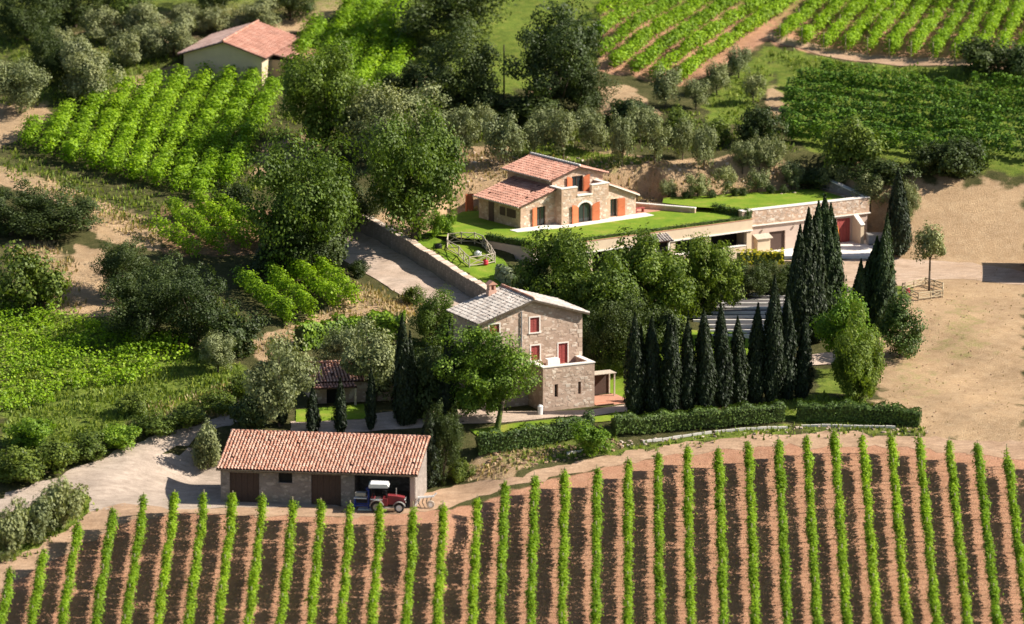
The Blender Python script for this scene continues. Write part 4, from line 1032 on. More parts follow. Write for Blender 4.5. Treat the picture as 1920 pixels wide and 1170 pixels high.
def shutter_leaf(parent, x0, x1, z0, z1, y, mat, name='shutter'):
    mb = MB(); f = .07
    mb.box(x0, x1, y - .05, y, z0, z0 + f); mb.box(x0, x1, y - .05, y, z1 - f, z1); mb.box(x0, x0 + f, y - .05, y, z0 + f, z1 - f); mb.box(x1 - f, x1, y - .05, y, z0 + f, z1 - f)
    n = max(3, int((z1 - z0) / .16)); hh = (z1 - z0 - 2 * f) / n
    for i in range(n): mb.box(x0 + f, x1 - f, y - .035, y - .012, z0 + f + i * hh + .012, z0 + f + (i + 1) * hh - .012)
    mb.box(x0 + f, x1 - f, y - .012, y - .004, z0 + f, z1 - f)
    return mb.build(name, mat, parent)
def surround(parent, x0, x1, z0, z1, y, mat, w=.14, proud=.03, name='window_surround', door=False):
    mb = MB()
    mb.box(x0 - w, x0, y - proud, y + .02, z0, z1); mb.box(x1, x1 + w, y - proud, y + .02, z0, z1); mb.box(x0 - w, x1 + w, y - proud - .004, y + .02, z1, z1 + w)
    if not door: mb.box(x0 - w - .06, x1 + w + .06, y - proud - .06, y + .02, z0 - .1, z0)
    return mb.build(name, mat, parent)

# ------------------------------------------------------------------ the stone house
SH = Frame((2.84, 18.18, 4.3), R(26))
def stone_house():
    fr = SH; r = empty('stone_house', fr.o, fr.a)
    x0, x1, y0, y1, ze, za = -4.75, 5.55, 3.1, 9.1, 8.25, 9.85; xm = (x0 + x1) / 2
    wins = [(-3.95, -2.95, 6.85, 8.2 - .25), (.2, 1.14, 6.8, 8.2), (.3, 1.2, 4.15, 5.55), (3.12, 4.06, 3.6 - .0, 5.5)]
    mb = MB(); wall_xz(mb, x0, x1, -.6, ze, y0, y0 + .4, wins)
    mb.prism_xz([(x0, ze), (x1, ze), (xm, za)], y0, y0 + .4)
    mb.box(x0, x0 + .4, y0 + .4, y1, -.6, ze); mb.box(x1 - .4, x1, y0 + .4, y1, -.6, ze); mb.box(x0 + .4, x1 - .4, y1 - .4, y1, -.6, ze); mb.prism_xz([(x0 + .02, ze), (x1 - .02, ze), (xm, za)], y1 - .4, y1)
    mb.build('wall', M['stone'], r)
    slope = (za - ze) / (xm - x0)
    face_stones(r, x0 + .1, x1 - .1, 3.9, za, y0, 260, 4, M['loose'], wins, lambda x: za - abs(x - xm) * slope)
    q = MB()
    for i in range(20):                      # corner quoins
        z = i * .42; w = .5 if i % 2 else .32
        q.box(x1 - w, x1 + .025, y0 - .025, y0 + .3, z, z + .38)
        q.box(x0 - .025, x0 + w, y0 - .025, y0 + .3, z, z + .38)
    q.build('quoins', M['loose'], r)['kind'] = 'stuff'
    for i, (a, b, c, d) in enumerate(wins):
        nm = 'door' if i == 3 else 'window'
        k = surround(r, a, b, c, d, y0, M['white'], .12, .03, nm, i == 3)
        m = (a + b) / 2
        for xa, xb in ((a, m - .01), (m + .01, b)): shutter_leaf(k, xa, xb, c, d, y0 + .12, M['red'])
        bk = MB(); bk.box(a, b, y0 + .16, y0 + .2, c, d); bk.build('pane', M['glass'], k)
    sw = MB(); sw.box(x0 - .03, x0 + .02, 5.2, 6.1, 5.9, 7.4); sw.build('side_window', M['darkdoor'], r)
    # downpipe
    dp = MB(); dp.tube((-.72, y0 - .09, 4.2), (-.72, y0 - .09, 8.9), .06, .06, 6); dp.build('downpipe', M['grey'], r)
    # roof
    ov, L = .55, math.hypot(xm - x0 + .55, (xm - x0 + .55) * slope); n = np.array([math.cos(math.atan(slope)), 0, math.sin(math.atan(slope))])
    ez = ze - .55 * slope + .12
    ro = tiles('roof', r, (x0 - ov, y1 + .4, ez), (0, -1, 0), n, y1 - y0 + .85, L, M['tilegrey'], M['undergrey'], .3, .42, seed=1)
    tiles('roof', r, (x1 + ov, y0 - .45, ez), (0, 1, 0), n * [-1, 1, 1], y1 - y0 + .85, L, M['tilegrey'], M['undergrey'], .3, .42, seed=2)
    ridge(r, (xm, y0 - .45, za + .26), (xm, y1 + .4, za + .26), M['tile'])
    # verge boards and rafters at the gable
    vb = MB()
    for sx in (-1, 1):
        e = x0 - ov if sx < 0 else x1 + ov
        vb.bar((e, y0 - .43, ez - .1), (xm, y0 - .43, za + .02), .08, .16)
    vb.build('verge', M['bark'], r)
    # chimney with little arch top
    c = MB(); cx, cy = -1.2, 8.4; cz = 9.0
    c.box(cx - .4, cx + .4, cy - .3, cy + .3, cz - .3, cz + 1.0)
    for sx in (-.32, .14): c.box(cx + sx, cx + sx + .18, cy - .3, cy + .3, cz + 1.0, cz + 1.5)
    c.prism_xz([(cx - .5, cz + 1.5), (cx + .5, cz + 1.5), (cx, cz + 1.85)], cy - .38, cy + .38)
    c.build('chimney', M['tile'], r)
    # annex with roof terrace
    h = 4.12; slits = [(1.2, 1.55, 1.25, 2.45), (3.62, 3.92, 1.3, 2.47)]
    an = MB(); wall_xz(an, 0, 5.3, -.6, h - .02, 0, .4, slits); an.box(0, .4, .4, y0, -.6, h - .02); an.box(4.9, 5.3, .4, y0, -.6, h - .02)
    ax = an.build('annex', M['stone'], r)
    face_stones(ax, .1, 5.2, .1, h - .2, 0, 150, 6, M['loose'], slits)
    d = MB(); d.box(.4, 4.9, .4, y0 - .002, 3.3, 3.4); d.build('terrace_floor', M['terracottapave'], ax)
    cp = MB(); cp.box(-.06, 5.36, -.06, .46, h - .02, h + .08); cp.box(-.06, .46, .46, y0 - .003, h - .02, h + .08); cp.box(4.84, 5.36, .46, y0 - .003, h - .02, h + .08); cp.build('coping', M['white'], ax)
    for (a, b, c_, d_) in slits:
        s = MB(); s.box(a, b, .3, .34, c_, d_); s.build('slit_window', M['dark'], ax)
    tag(r, 'tall pinkish stone house with red shutters and a lichen-grey tiled roof', 'house')
    # table folded against the wall on the terrace and a pole
    t = empty('terrace_table', fr.w(2.2, 2.5, 3.4), fr.a); mb = MB(); mb.box(-.62, .62, -.3, .3, .86, .92); mb.build('table_top', M['whitemetal'], t)
    for sx in (-.5, .5):
        l = MB(); l.box(sx - .04, sx + .04, -.25, .25, 0, .86); l.build('leg', M['whitemetal'], t)
    pnl = MB(); pnl.add([(-.62, -.31, .86), (.62, -.31, .86), (.62, -.36, .3), (-.62, -.36, .3)], [(0, 1, 2, 3)]); pnl.add([(-.62, -.30, .86), (.62, -.30, .86), (.62, -.35, .3), (-.62, -.35, .3)], [(3, 2, 1, 0)]); pnl.build('cloth', M['whitemetal'], t)
    tag(t, 'white covered table on the roof terrace of the stone house', 'table')
stone_house()
# timber deck and canopy beside the house
def side_porch():
    fr = Frame(SH.w(5.5, .8, 0), SH.a); fr.o[2] = 4.3; r = empty('garden_canopy', fr.o, fr.a)
    for i in range(14):
        b = MB(); b.box(.05, 3.6, i * .2 - .2, i * .2 - .02, -.1, .14); b.build('deck_board', M['terracottapave'], r)
    rf = MB(); rf.box(-.05, 3.3, 1.6, 3.0, 2.3, 2.36); rf.build('canopy_roof', M['palewood'], r)
    for px_, py_ in ((3.15, 1.75), (3.15, 2.8)):
        p = MB(); p.box(px_ - .06, px_ + .06, py_ - .06, py_ + .06, .14, 2.3); p.build('post', M['palewood'], r)
    bk = MB(); bk.box(0.02, 3.2, 2.86, 2.95, .14, 2.3); bk.build('back_screen', M['darkdoor'], r)
    for i in range(3):
        st = MB(); st.box(.05, 3.6, -.2 - .4 * (i + 1), -.2 - .4 * i - .005, -.3, .14 - .07 * (i + 1)); st.build('deck_step', M['terracottapave'], r)
    tag(r, 'flat pale canopy over an orange timber deck beside the stone house', 'canopy')
side_porch()

# ------------------------------------------------------------------ the long garage
def garage():
    fr = Frame((G0[0], G0[1], 0.0), GZ); r = empty('garage', fr.o, fr.a)
    Lg, D, ze = 17.6, 6.6, 3.15; zr = ze + 1.5
    holes = [(.82, 3.5, -.6, 2.75), (5.25, 6.5, 1.95, 2.85), (8.2, 10.9, -.6, 2.8), (12.1, 17.1, -.6, 2.85)]
    mb = MB(); wall_xz(mb, 0, Lg, -.6, ze, 0, .4, holes); mb.box(0, .4, .4, D, -.6, ze + .0); mb.box(Lg - .4, Lg, .4, D, -.6, ze); mb.box(.4, Lg - .4, D - .4, D, -.6, zr - .1)
    mb.prism_yz([(.3, ze), (D, ze), (D, zr - .12)], 0, .4); mb.prism_yz([(.3, ze), (D, ze), (D, zr - .12)], Lg - .4, Lg)
    mb.box(11.3, 11.6, .4, D - .4, -.6, ze)
    mb.build('wall', M['stonegrey'], r)
    face_stones(r, .1, 12.0, .1, 3.0, 0, 420, 8, M['stonegrey'], holes, size=(.15, .4))
    for i, (a, b) in enumerate(((.82, 3.5), (8.2, 10.9))):
        d = MB(); z1 = 2.75 if i == 0 else 2.8
        n = 5; w = (b - a) / n
        for k in range(n): d.box(a + k * w + .01, a + (k + 1) * w - .01, .16, .22, 0, z1)
        d.box(a, b, .2, .24, 0, z1)
        d.build('garage_door', M['darkdoor'], r)
    k = surround(r, 5.25, 6.5, 1.95, 2.85, 0, M['stonegrey'], .12, .03, 'window')
    p = MB(); p.box(5.25, 6.5, .2, .24, 1.95, 2.85); p.build('pane', M['dark'], k)
    bm = MB(); bm.box(11.9, 17.3, -.02, .38, 2.86, 3.1); bm.build('lintel', M['palewood'], r)
    pl = MB(); pl.box(17.15, 17.55, -.05, .42, -.6, 2.855); pl.build('pier', M['pinkplaster'], r)
    fl = MB(); fl.box(11.6, 17.2, .4, D - .4, -.5, .04); fl.build('floor', M['gravel'], r)
    sl = math.atan((zr - ze) / (D - .3)); ey = (0, math.cos(sl), math.sin(sl)); ov = .55
    ro = tiles('roof', r, (-.3, -ov, ze - ov * math.tan(sl) + .16), (1, 0, 0), ey, Lg + .6, (D + ov + .25) / math.cos(sl), M['tile'], M['under'], .3, .4, seed=3)
    g = MB(); g.tube((-.3, -ov - .08, ze - ov * math.tan(sl) + .06), (Lg + .3, -ov - .08, ze - ov * math.tan(sl) + .06), .07, .07, 6); g.build('gutter', M['bark'], r)
    ridge(r, (-.3, D + .25, zr + .32), (Lg + .3, D + .25, zr + .32), M['tile'])
    tag(r, 'long low stone garage with a ribbed terracotta roof and open vehicle bay', 'garage')
    return fr
GF = garage()

# ------------------------------------------------------------------ machines by the garage
def tractor():
    fx, fy = GF.on(708, 955, -1.3)[0], -1.5
    o = GF.w(fx, fy, 0); o[2] = float(hz(o[0], o[1])) + .03
    r = empty('tractor', o, R(-3)); S = 1.12
    def box(name, mat, *b):
        mb = MB()
        for q in b: mb.box(*[v * S for v in q])
        return mb.build(name, mat, r)
    box('chassis', M['rubber'], (-.2, 2.1, -.22, .22, .34, .62))
    hd = MB(); hd.prism_xz([(v[0] * S, v[1] * S) for v in [(.85, .6), (2.15, .6), (2.22, .75), (2.18, 1.16), (1.6, 1.28), (.85, 1.34)]], -.32 * S, .32 * S); hood = hd.build('hood', M['redtrac'], r)
    gr = MB(); gr.box(2.2 * S, 2.24 * S, -.26 * S, .26 * S, .7 * S, 1.1 * S); gr.build('grille', M['dark'], hood)
    for sy in (-.26, .26):
        hl = MB(); hl.tube((2.18 * S, sy * S, 1.0 * S), (2.27 * S, sy * S, 1.0 * S), .07 * S, .07 * S, 10); hl.build('headlight', M['whitemetal'], hood)
    bd = MB(); bd.prism_xz([(v[0] * S, v[1] * S) for v in [(-.45, .55), (.85, .55), (.85, 1.1), (.5, 1.12), (.4, .95), (-.1, .95), (-.3, 1.3), (-.45, 1.3)]], -.55 * S, .55 * S); bd.build('body', M['redtrac'], r)
    box('side_rail', M['whitemetal'], (-.5, .45, -.60, -.56, 1.02, 1.1)); box('step', M['steel'], (.45, 1.5, -.62, -.4, .36, .42), (.45, 1.5, .4, .62, .36, .42))
    st = MB(); st.box(-.25 * S, .2 * S, -.25 * S, .25 * S, .96 * S, 1.08 * S); st.box(-.3 * S, -.2 * S, -.25 * S, .25 * S, 1.08 * S, 1.5 * S); st.build('seat', M['rubber'], r)
    sw = MB(); sw.tube((.8 * S, 0, 1.3 * S), (.6 * S, 0, 1.5 * S), .03, .03, 6); sw.wheel((.58 * S, 0, 1.52 * S), .2, .05, n=12); sw.build('steering_wheel', M['rubber'], r)
    for x, y in ((-.4, -.5), (-.4, .5), (.8, -.5), (.8, .5)):
        p = MB(); p.bar((x * S, y * S, .9 * S), ((x + (-.02 if x > 0 else 0)) * S, y * S, 2.02 * S), .05, .05); p.build('roof_post', M['rubber'], r)
    rf = MB(); rf.prism_xz([(v[0] * S, v[1] * S) for v in [(-.62, 2.0), (.92, 2.0), (.96, 2.08), (.84, 2.3), (-.5, 2.32), (-.64, 2.2)]], -.64 * S, .64 * S); rf.build('canopy_roof', M['whitemetal'], r)
    ex = MB(); ex.tube((1.5 * S, .2 * S, 1.25 * S), (1.5 * S, .2 * S, 1.85 * S), .035, .035, 6); ex.build('exhaust_pipe', M['steel'], r)
    for (x, rad, w) in ((.0, .46, .30), (1.78, .40, .24)):
        for sy in (-1, 1):
            wh = empty('wheel', (x * S, sy * .58 * S, rad * S)); wh.parent = r
            t = MB(); t.wheel((0, 0, 0), rad * S, w * S); t.build('tyre', M['rubber'], wh)
            rm = MB(); rm.tube((0, -w * .42 * S, 0), (0, w * .42 * S, 0), rad * .62 * S, rad * .62 * S, 16); rm.tube((0, -w * .6 * S, 0), (0, w * .6 * S, 0), rad * .2 * S, rad * .2 * S, 8); rm.build('rim', M['whitemetal'] if x > 1 else M['steel'], wh)
        for sy in (-1, 1):
            fd = MB(); pts = [(x + rad * 1.16 * math.cos(t), rad + rad * 1.16 * math.sin(t)) for t in np.linspace(math.pi * .95, math.pi * .1, 9)]; pts2 = [(x + rad * 1.26 * math.cos(t), rad + rad * 1.26 * math.sin(t)) for t in np.linspace(math.pi * .1, math.pi * .95, 9)]
            for i in range(8):
                a, b = pts[i], pts[i + 1]; c, d = pts2[7 - i], pts2[8 - i]
                fd.prism_xz([(v[0] * S, v[1] * S) for v in (a, b, c, d)][::-1], (sy * .58 - w * .55) * S, (sy * .58 + w * .55) * S)
            fd.build('mudguard', M['steel'], r)
    tag(r, 'old red tractor with a white canopy parked before the open garage bay', 'tractor')
    # blue machine
    fx = GF.on(684, 955, -1.2)[0]; o = GF.w(fx, -1.0, 0); o[2] = float(hz(o[0], o[1])) + .03
    b = empty('farm_machine', o, GZ)
    def bb(name, mat, *q):
        mb = MB()
        for k in q: mb.box(*k)
        return mb.build(name, mat, b)
    bb('mast', M['blue'], (.28, .36, -.3, -.22, .0, 1.75), (.28, .36, .22, .3, .0, 1.75), (.28, .36, -.3, .3, 1.6, 1.7), (.28, .36, -.3, .3, .9, 1.0))
    m = MB(); m.bar((.32, -.26, 1.72), (.12, -.26, 1.95), .06, .06); m.bar((.32, .26, 1.72), (.12, .26, 1.95), .06, .06); m.build('lever', M['blue'], b)
    bb('frame', M['blue'], (-.95, .28, -.4, -.32, .35, .45), (-.95, .28, .32, .4, .35, .45), (-.95, -.87, -.32, .32, .35, .45))
    bb('tank', M['steel'], (-.85, .1, -.36, .36, 1.25, 1.55)); bb('tray', M['whitemetal'], (-.95, .2, -.42, .42, 1.02, 1.1)); bb('legs', M['blue'], (-.95, -.87, -.36, -.28, 0, 1.0), (-.95, -.87, .28, .36, 0, 1.0))
    bb('foot_plate', M['whitemetal'], (-.6, .7, -.5, .5, 0, .08))
    tag(b, 'blue machine with an upright mast and pale tank standing beside the red tractor', 'machine')
    # implement
    fx = GF.on(797, 945, -.6)[0]; o = GF.w(fx, .2, 0); o[2] = float(hz(o[0], o[1])) + .02
    q = empty('cultivator', o, R(8))
    m = MB(); m.bar((-.75, 0, .95), (.7, 0, 1.05), .1, .12); m.bar((-.75, .5, .9), (.7, .4, 1.0), .1, .1); m.bar((-.7, 0, .95), (-.7, .5, .9), .1, .1); m.bar((.65, 0, 1.05), (.65, .45, 1.0), .1, .1); m.bar((.65, .2, 1.05), (.95, .2, 1.3), .1, .1); m.build('frame', M['whitemetal'], q)
    for x in (-.6, -.25, .1, .45):
        t = MB(); t.path([(x, .1, .95), (x - .12, .05, .5), (x + .12, -.02, .02)], [.04, .04, .03], 6); t.build('tine', M['rubber'], q)
    w = MB(); w.wheel((.35, -.2, .36), .36, .16); w.build('wheel', M['palewood'], q); hb = MB(); hb.tube((.35, -.27, .36), (.35, -.13, .36), .2, .2, 12); hb.build('hub', M['white'], q)
    m = MB(); m.bar((-.7, .1, .9), (-1.0, .05, .3), .08, .08); m.bar((-1.0, .05, .34), (-1.0, .05, 0), .08, .08); m.build('stand', M['whitemetal'], q)
    tag(q, 'pale metal cultivator with tines and one wheel at the garage corner', 'implement')
tractor()

# ------------------------------------------------------------------ the upper house
UH = Frame((4.94, 70.73, 11.3), R(36))
def open_shutters(k, x0, x1, z0, z1, y, mat, w=None, arch=0.0, which='both', ang=9):
    """shutters swung open beside an opening, standing out from the wall"""
    w = w or (x1 - x0) / 2
    for side in (-1, 1):
        if which == 'right' and side < 0 or which == 'left' and side > 0: continue
        hx = x0 if side < 0 else x1
        h_ = empty('shutter', (hx, y - .03, 0), R(ang) * side * -1 if False else 0.0); h_.parent = k
        h_.rotation_euler = (0, 0, R(ang) * (1 if side < 0 else -1))
        mb = MB(); xa, xb = (-w, 0) if side < 0 else (0, w)
        top = [(xa, z1 - (arch if side < 0 else 0)), (xb, z1 - (0 if side < 0 else arch))]
        if arch:
            n = 5; curve = []
            for i in range(n + 1):
                u = i / n; x = xa + (xb - xa) * u; inner = (u if side < 0 else 1 - u)
                curve.append((x, z1 - arch * (inner ** 2)))
            pts = [(xa, z0), (xb, z0)] + curve[::-1]
        else: pts = [(xa, z0), (xb, z0), (xb, z1), (xa, z1)]
        mb.prism_xz(pts, -.05, 0); mb.box(xa + .08, xb - .08, -.065, -.05, z0 + .1, z0 + (z1 - z0) * .45); mb.box(xa + .08, xb - .08, -.065, -.05, z0 + (z1 - z0) * .5, z1 - arch - .08)
        mb.build('panel', mat, h_)
def glazed(k, x0, x1, z0, z1, y):
    p = MB(); p.box(x0, x1, y, y + .03, z0, z1); p.build('pane', M['glass'], k)
    f = MB(); xm = (x0 + x1) / 2; f.box(xm - .04, xm + .04, y - .05, y - .002, z0, z1); f.box(x0, x0 + .06, y - .05, y - .002, z0, z1); f.box(x1 - .06, x1, y - .05, y - .002, z0, z1); f.box(x0 + .06, x1 - .06, y - .045, y - .002, z1 - .06, z1); f.box(x0 + .06, x1 - .06, y - .045, y - .002, z0, z0 + .08)
    f.build('frame', M['darkdoor'], k)
def upper_house():
    r = empty('villa', UH.o, UH.a)
    # front block with balcony parapet
    hp = 3.66; arch = (2.03, 3.76, -.3, 2.05); notch = (1.96, 3.74, 2.85, 9)
    mb = MB(); wall_xz(mb, 0, 5.85, -.3, hp, 0, .35, [arch, (notch[0], notch[1], notch[2], hp)])
    spandrel(mb, arch[0], arch[1], 1.35, 2.05, 0, .35)
    mb.box(0, .35, .35, 2.0, -.3, hp); mb.box(5.5, 5.85, .35, 2.0, -.3, hp); mb.box(.35, 5.5, .35, 2.0, 2.55, 2.7)
    mb.build('front_wall', M['stone2'], r)
    face_stones(r, .1, 5.7, .1, hp - .15, 0, 260, 21, M['loose'], [arch, notch])
    cp = MB(); cp.box(-.06, notch[0] + .02, -.06, .41, hp, hp + .09); cp.box(notch[1] - .02, 5.91, -.06, .41, hp, hp + .09); cp.box(notch[0] - .04, notch[1] + .04, -.1, .41, notch[2] - .1, notch[2] + .02); cp.box(-.06, .41, .41, 2.0, hp, hp + .09); cp.box(5.44, 5.91, .41, 2.0, hp, hp + .09); cp.build('coping', M['white'], r)
    k = empty('arched_door', (0, 0, 0)); k.parent = r
    glazed(k, arch[0], arch[1], 0, 2.05, .22); open_shutters(k, arch[0], arch[1], .02, 1.95, 0, M['orange'], .86, .3)
    # arch ring
    rg = MB(); xm = (arch[0] + arch[1]) / 2
    for i in range(9):
        t0, t1 = math.pi * i / 9, math.pi * (i + 1) / 9 - .02
        f = lambda t, e: (xm + (.865 + e) * math.cos(t), 1.35 + (.70 + e) * math.sin(t))
        rg.prism_xz([f(t0, 0), f(t0, .2), f(t1, .2), f(t1, 0)], -.03, .03)
    rg.build('arch_stones', M['white'], k)
    # tower behind
    tx0, tx1, ty0, ty1 = .3, 6.6, 2.0, 9.6; te, ta = 4.32, 5.22; txm = (tx0 + tx1) / 2
    ta_ = (2.75, 4.15, 2.7, 4.33)
    mb = MB(); wall_xz(mb, tx0, tx1, -.3, te, ty0, ty0 + .35, [ta_ if ta_[3] < te else (ta_[0], ta_[1], ta_[2], te)])
    gz = lambda x: te + (ta - te) * (1 - abs(x - txm) / (txm - tx0))
    mb.prism_xz([(tx0, te), (ta_[0], te), (ta_[0], gz(ta_[0]))], ty0, ty0 + .35); mb.prism_xz([(ta_[1], te), (tx1, te), (ta_[1], gz(ta_[1]))], ty0, ty0 + .35)
    mb.prism_xz([(ta_[0], 4.36), (ta_[1], 4.36), (ta_[1], gz(ta_[1])), (txm, ta), (ta_[0], gz(ta_[0]))], ty0, ty0 + .35)
    mb.box(tx0, tx0 + .35, ty0 + .35, ty1, -.3, te); mb.box(tx1 - .35, tx1, ty0 + .35, ty1, -.3, te); mb.box(tx0 + .35, tx1 - .35, ty1 - .35, ty1, -.3, te); mb.prism_xz([(tx0 + .01, te), (tx1 - .01, te), (txm, ta)], ty1 - .35, ty1)
    tw = mb.build('tower_wall', M['stone2'], r)
    face_stones(tw, tx0 + .1, tx1 - .1, 3.0, ta, ty0, 90, 22, M['loose'], [ta_], gz)
    k = empty('balcony_door', (0, 0, 0)); k.parent = r
    glazed(k, ta_[0], ta_[1], 2.7, 4.34, ty0 + .2); open_shutters(k, ta_[0], ta_[1], 2.72, 4.4, ty0, M['orange'], .72, .25)
    sl = math.atan((ta - te) / (txm - tx0)); ov = .5; Ls = (txm - tx0 + ov) / math.cos(sl); n = np.array([math.cos(sl), 0, math.sin(sl)]); ez = te - ov * math.tan(sl) + .13
    tiles('tower_roof', r, (tx0 - ov, ty1 + .35, ez), (0, -1, 0), n, ty1 - ty0 + .75, Ls, M['tilepink'], M['under'], .28, .4, seed=11)
    tiles('tower_roof', r, (tx1 + ov, ty0 - .4, ez), (0, 1, 0), n * [-1, 1, 1], ty1 - ty0 + .75, Ls, M['tilepink'], M['under'], .28, .4, seed=12)
    ridge(r, (txm, ty0 - .4, ta + .27), (txm, ty1 + .35, ta + .27), M['white'], .12)
    g = MB(); g.tube((tx0 - ov - .07, ty0 - .4, ez - .02), (tx0 - ov - .07, ty1 + .35, ez - .02), .07, .07, 6); g.build('gutter', M['palewood'], r)
    # left lean-to
    lx0, ly0, ly1, le, lt = -4.25, 1.1, 8.2, 2.25, 3.45
    lt_at0 = lt
    dr = (-2.3, -1.15, -.3, 1.95)
    mb = MB(); wall_xz(mb, lx0, 0, -.3, le, ly0, ly0 + .35, [dr]); mb.prism_xz([(lx0, le), (0, le), (0, lt - .05)], ly0, ly0 + .35); mb.box(lx0, lx0 + .35, ly0 + .35, ly1, -.3, le); mb.box(lx0 + .35, tx0, ly1 - .35, ly1, -.3, le); mb.prism_xz([(lx0 + .02, le), (tx0, le), (tx0, lt)], ly1 - .35, ly1)
    lw = mb.build('side_wall', M['stone2'], r)
    face_stones(lw, lx0 + .1, -.1, .1, 3.6, ly0, 110, 23, M['loose'], [dr], lambda x: le + (lt - le) * (x - lx0) / -lx0)
    k = empty('garden_door', (0, 0, 0)); k.parent = r; glazed(k, dr[0], dr[1], 0, 1.95, ly0 + .2); open_shutters(k, dr[0], dr[1], .02, 1.93, ly0, M['orange'], .6, 0, 'left', 10)
    for (a, b, z0, z1) in ((1.9, 3.4, .9, 1.75), (3.7, 4.6, .9, 1.75), (5.6, 6.5, 0.0, 1.95)):
        w = MB(); w.box(lx0 - .04, lx0 + .03, a, b, z0, z1); w.build('side_window', M['darkdoor'], r)
    sl2 = math.atan((lt - le) / (-lx0)); n2 = np.array([math.cos(sl2), 0, math.sin(sl2)]); ez2 = le - .45 * math.tan(sl2) + .12
    tiles('side_roof', r, (lx0 - .45, ly1 + .35, ez2), (0, -1, 0), n2, ly1 - ly0 + .65, (tx0 - lx0 + .45) / math.cos(sl2) - .02, M['tilepink'], M['under'], .28, .4, seed=13)
    g = MB(); g.tube((lx0 - .52, ly0 - .3, ez2 - .02), (lx0 - .52, ly1 + .35, ez2 - .02), .07, .07, 6); g.build('gutter', M['palewood'], r)
    # right lean-to
    rw = (6.3, 7.15, .1, 1.9)
    mb = MB(); wall_xz(mb, 5.85, 9.5, -.3, 2.0, .3, .65, [rw]); mb.prism_xz([(5.85, 2.0), (9.5, 2.0), (5.85, 3.45)], .3, .65); mb.box(9.15, 9.5, .65, 6.5, -.3, 2.0); mb.box(5.85, 9.15, 6.15, 6.5, -.3, 2.0)
    rr = mb.build('end_wall', M['stone2'], r)
    face_stones(rr, 5.95, 9.4, .1, 3.3, .3, 130, 24, M['loose'], [rw], lambda x: 3.45 - (x - 5.85) * .397)
    k = empty('end_window', (0, 0, 0)); k.parent = r; glazed(k, rw[0], rw[1], .1, 1.9, .5); open_shutters(k, rw[0], rw[1], .1, 1.9, .3, M['orange'], .85, 0, 'right', 12)
    sl3 = math.atan(.397); n3 = np.array([-math.cos(sl3), 0, math.sin(sl3)])
    tiles('end_roof', r, (9.75, .05, 2.0 - .25 * .397 + .13), (0, 1, 0), n3, 6.7, 4.1, M['tilepink'], M['under'], .28, .4, seed=14)
    vb = MB(); vb.bar((9.75, .0, 2.0), (5.9, .0, 3.53), .1, .12); vb.build('verge', M['white'], r)
    tag(r, 'small stone villa with stepped pink tiled roofs and orange shutters on the lawn terrace', 'house')
    # paving strips round the house
    pv = MB(); pv.prism_xy([(-5.6, -.15), (.1, -1.25), (10.6, -1.25), (10.6, .28), (5.9, .28), (5.9, -.02), (-.02, -.02), (-.02, 1.08), (-5.6, 1.08)], -.06, .05); 
    o = pv.build('paving', M['white']); o.location = tuple(UH.o); o.rotation_euler = (0, 0, UH.a); tag(o, kind='structure')
    pv = MB(); pv.prism_xy([(9.6, .3), (15.5, .3), (15.5, 1.0), (9.8, 6.0)], -.06, .045); o = pv.build('terrace_paving', M['terracottapave']); o.location = tuple(UH.o); o.rotation_euler = (0, 0, UH.a); tag(o, kind='structure')
    b = empty('bench', UH.w(10.3, .8, .05), UH.a); m = MB(); m.box(-.6, .6, -.2, .2, .38, .46); m.build('seat', M['red'], b)
    for sx in (-.5, .42):
        l = MB(); l.box(sx, sx + .08, -.18, .18, 0, .38); l.build('leg', M['red'], b)
    tag(b, 'low red bench on the paving beside the villa end wall', 'bench')
upper_house()

# ------------------------------------------------------------------ the lawn terrace
def wall_run(name, pts, th, z0f, z1, mat, label, cat='wall', stones=0, coping=None, seed=1, z1s=None):
    """upright wall along a world line, to level z1 (or z1s per point)"""
    pts = [np.array(p, float) for p in pts]; org = np.array([pts[0][0], pts[0][1], z0f])
    r = empty(name, org)
    for i in range(len(pts) - 1):
        a, b = pts[i], pts[i + 1]; L = np.linalg.norm(b - a); ang = math.atan2(b[1] - a[1], b[0] - a[0])
        za, zb = (z1, z1) if z1s is None else (z1s[i], z1s[i + 1])
        mb = MB(); mb.prism_xz([(0, 0), (L, 0), (L, zb - z0f), (0, za - z0f)], 0, th)
        o = mb.build('wall_panel', mat, r); o.location = (a[0] - org[0], a[1] - org[1], 0); o.rotation_euler = (0, 0, ang)
        if stones: face_stones(o, .05, L - .05, .1, max(za, zb) - z0f, 0, int(stones * L), seed + i, M['loose'], (), lambda x, za=za, zb=zb, L=L: za + (zb - za) * x / L - z0f)
        if coping:
            c = MB(); c.prism_xz([(-.03, za - z0f), (L + .03, zb - z0f), (L + .03, zb - z0f + .1), (-.03, za - z0f + .1)], -.06, th + .06); c.build('coping', coping, o)
    tag(r, label, cat); return r
wall_run('terrace_wall', [(-2.6, 63.6), (2.05, 59.55)], .35, 8.2, 11.22, M['pinkplaster'], 'plain shaded plaster wall under the short side of the lawn terrace')
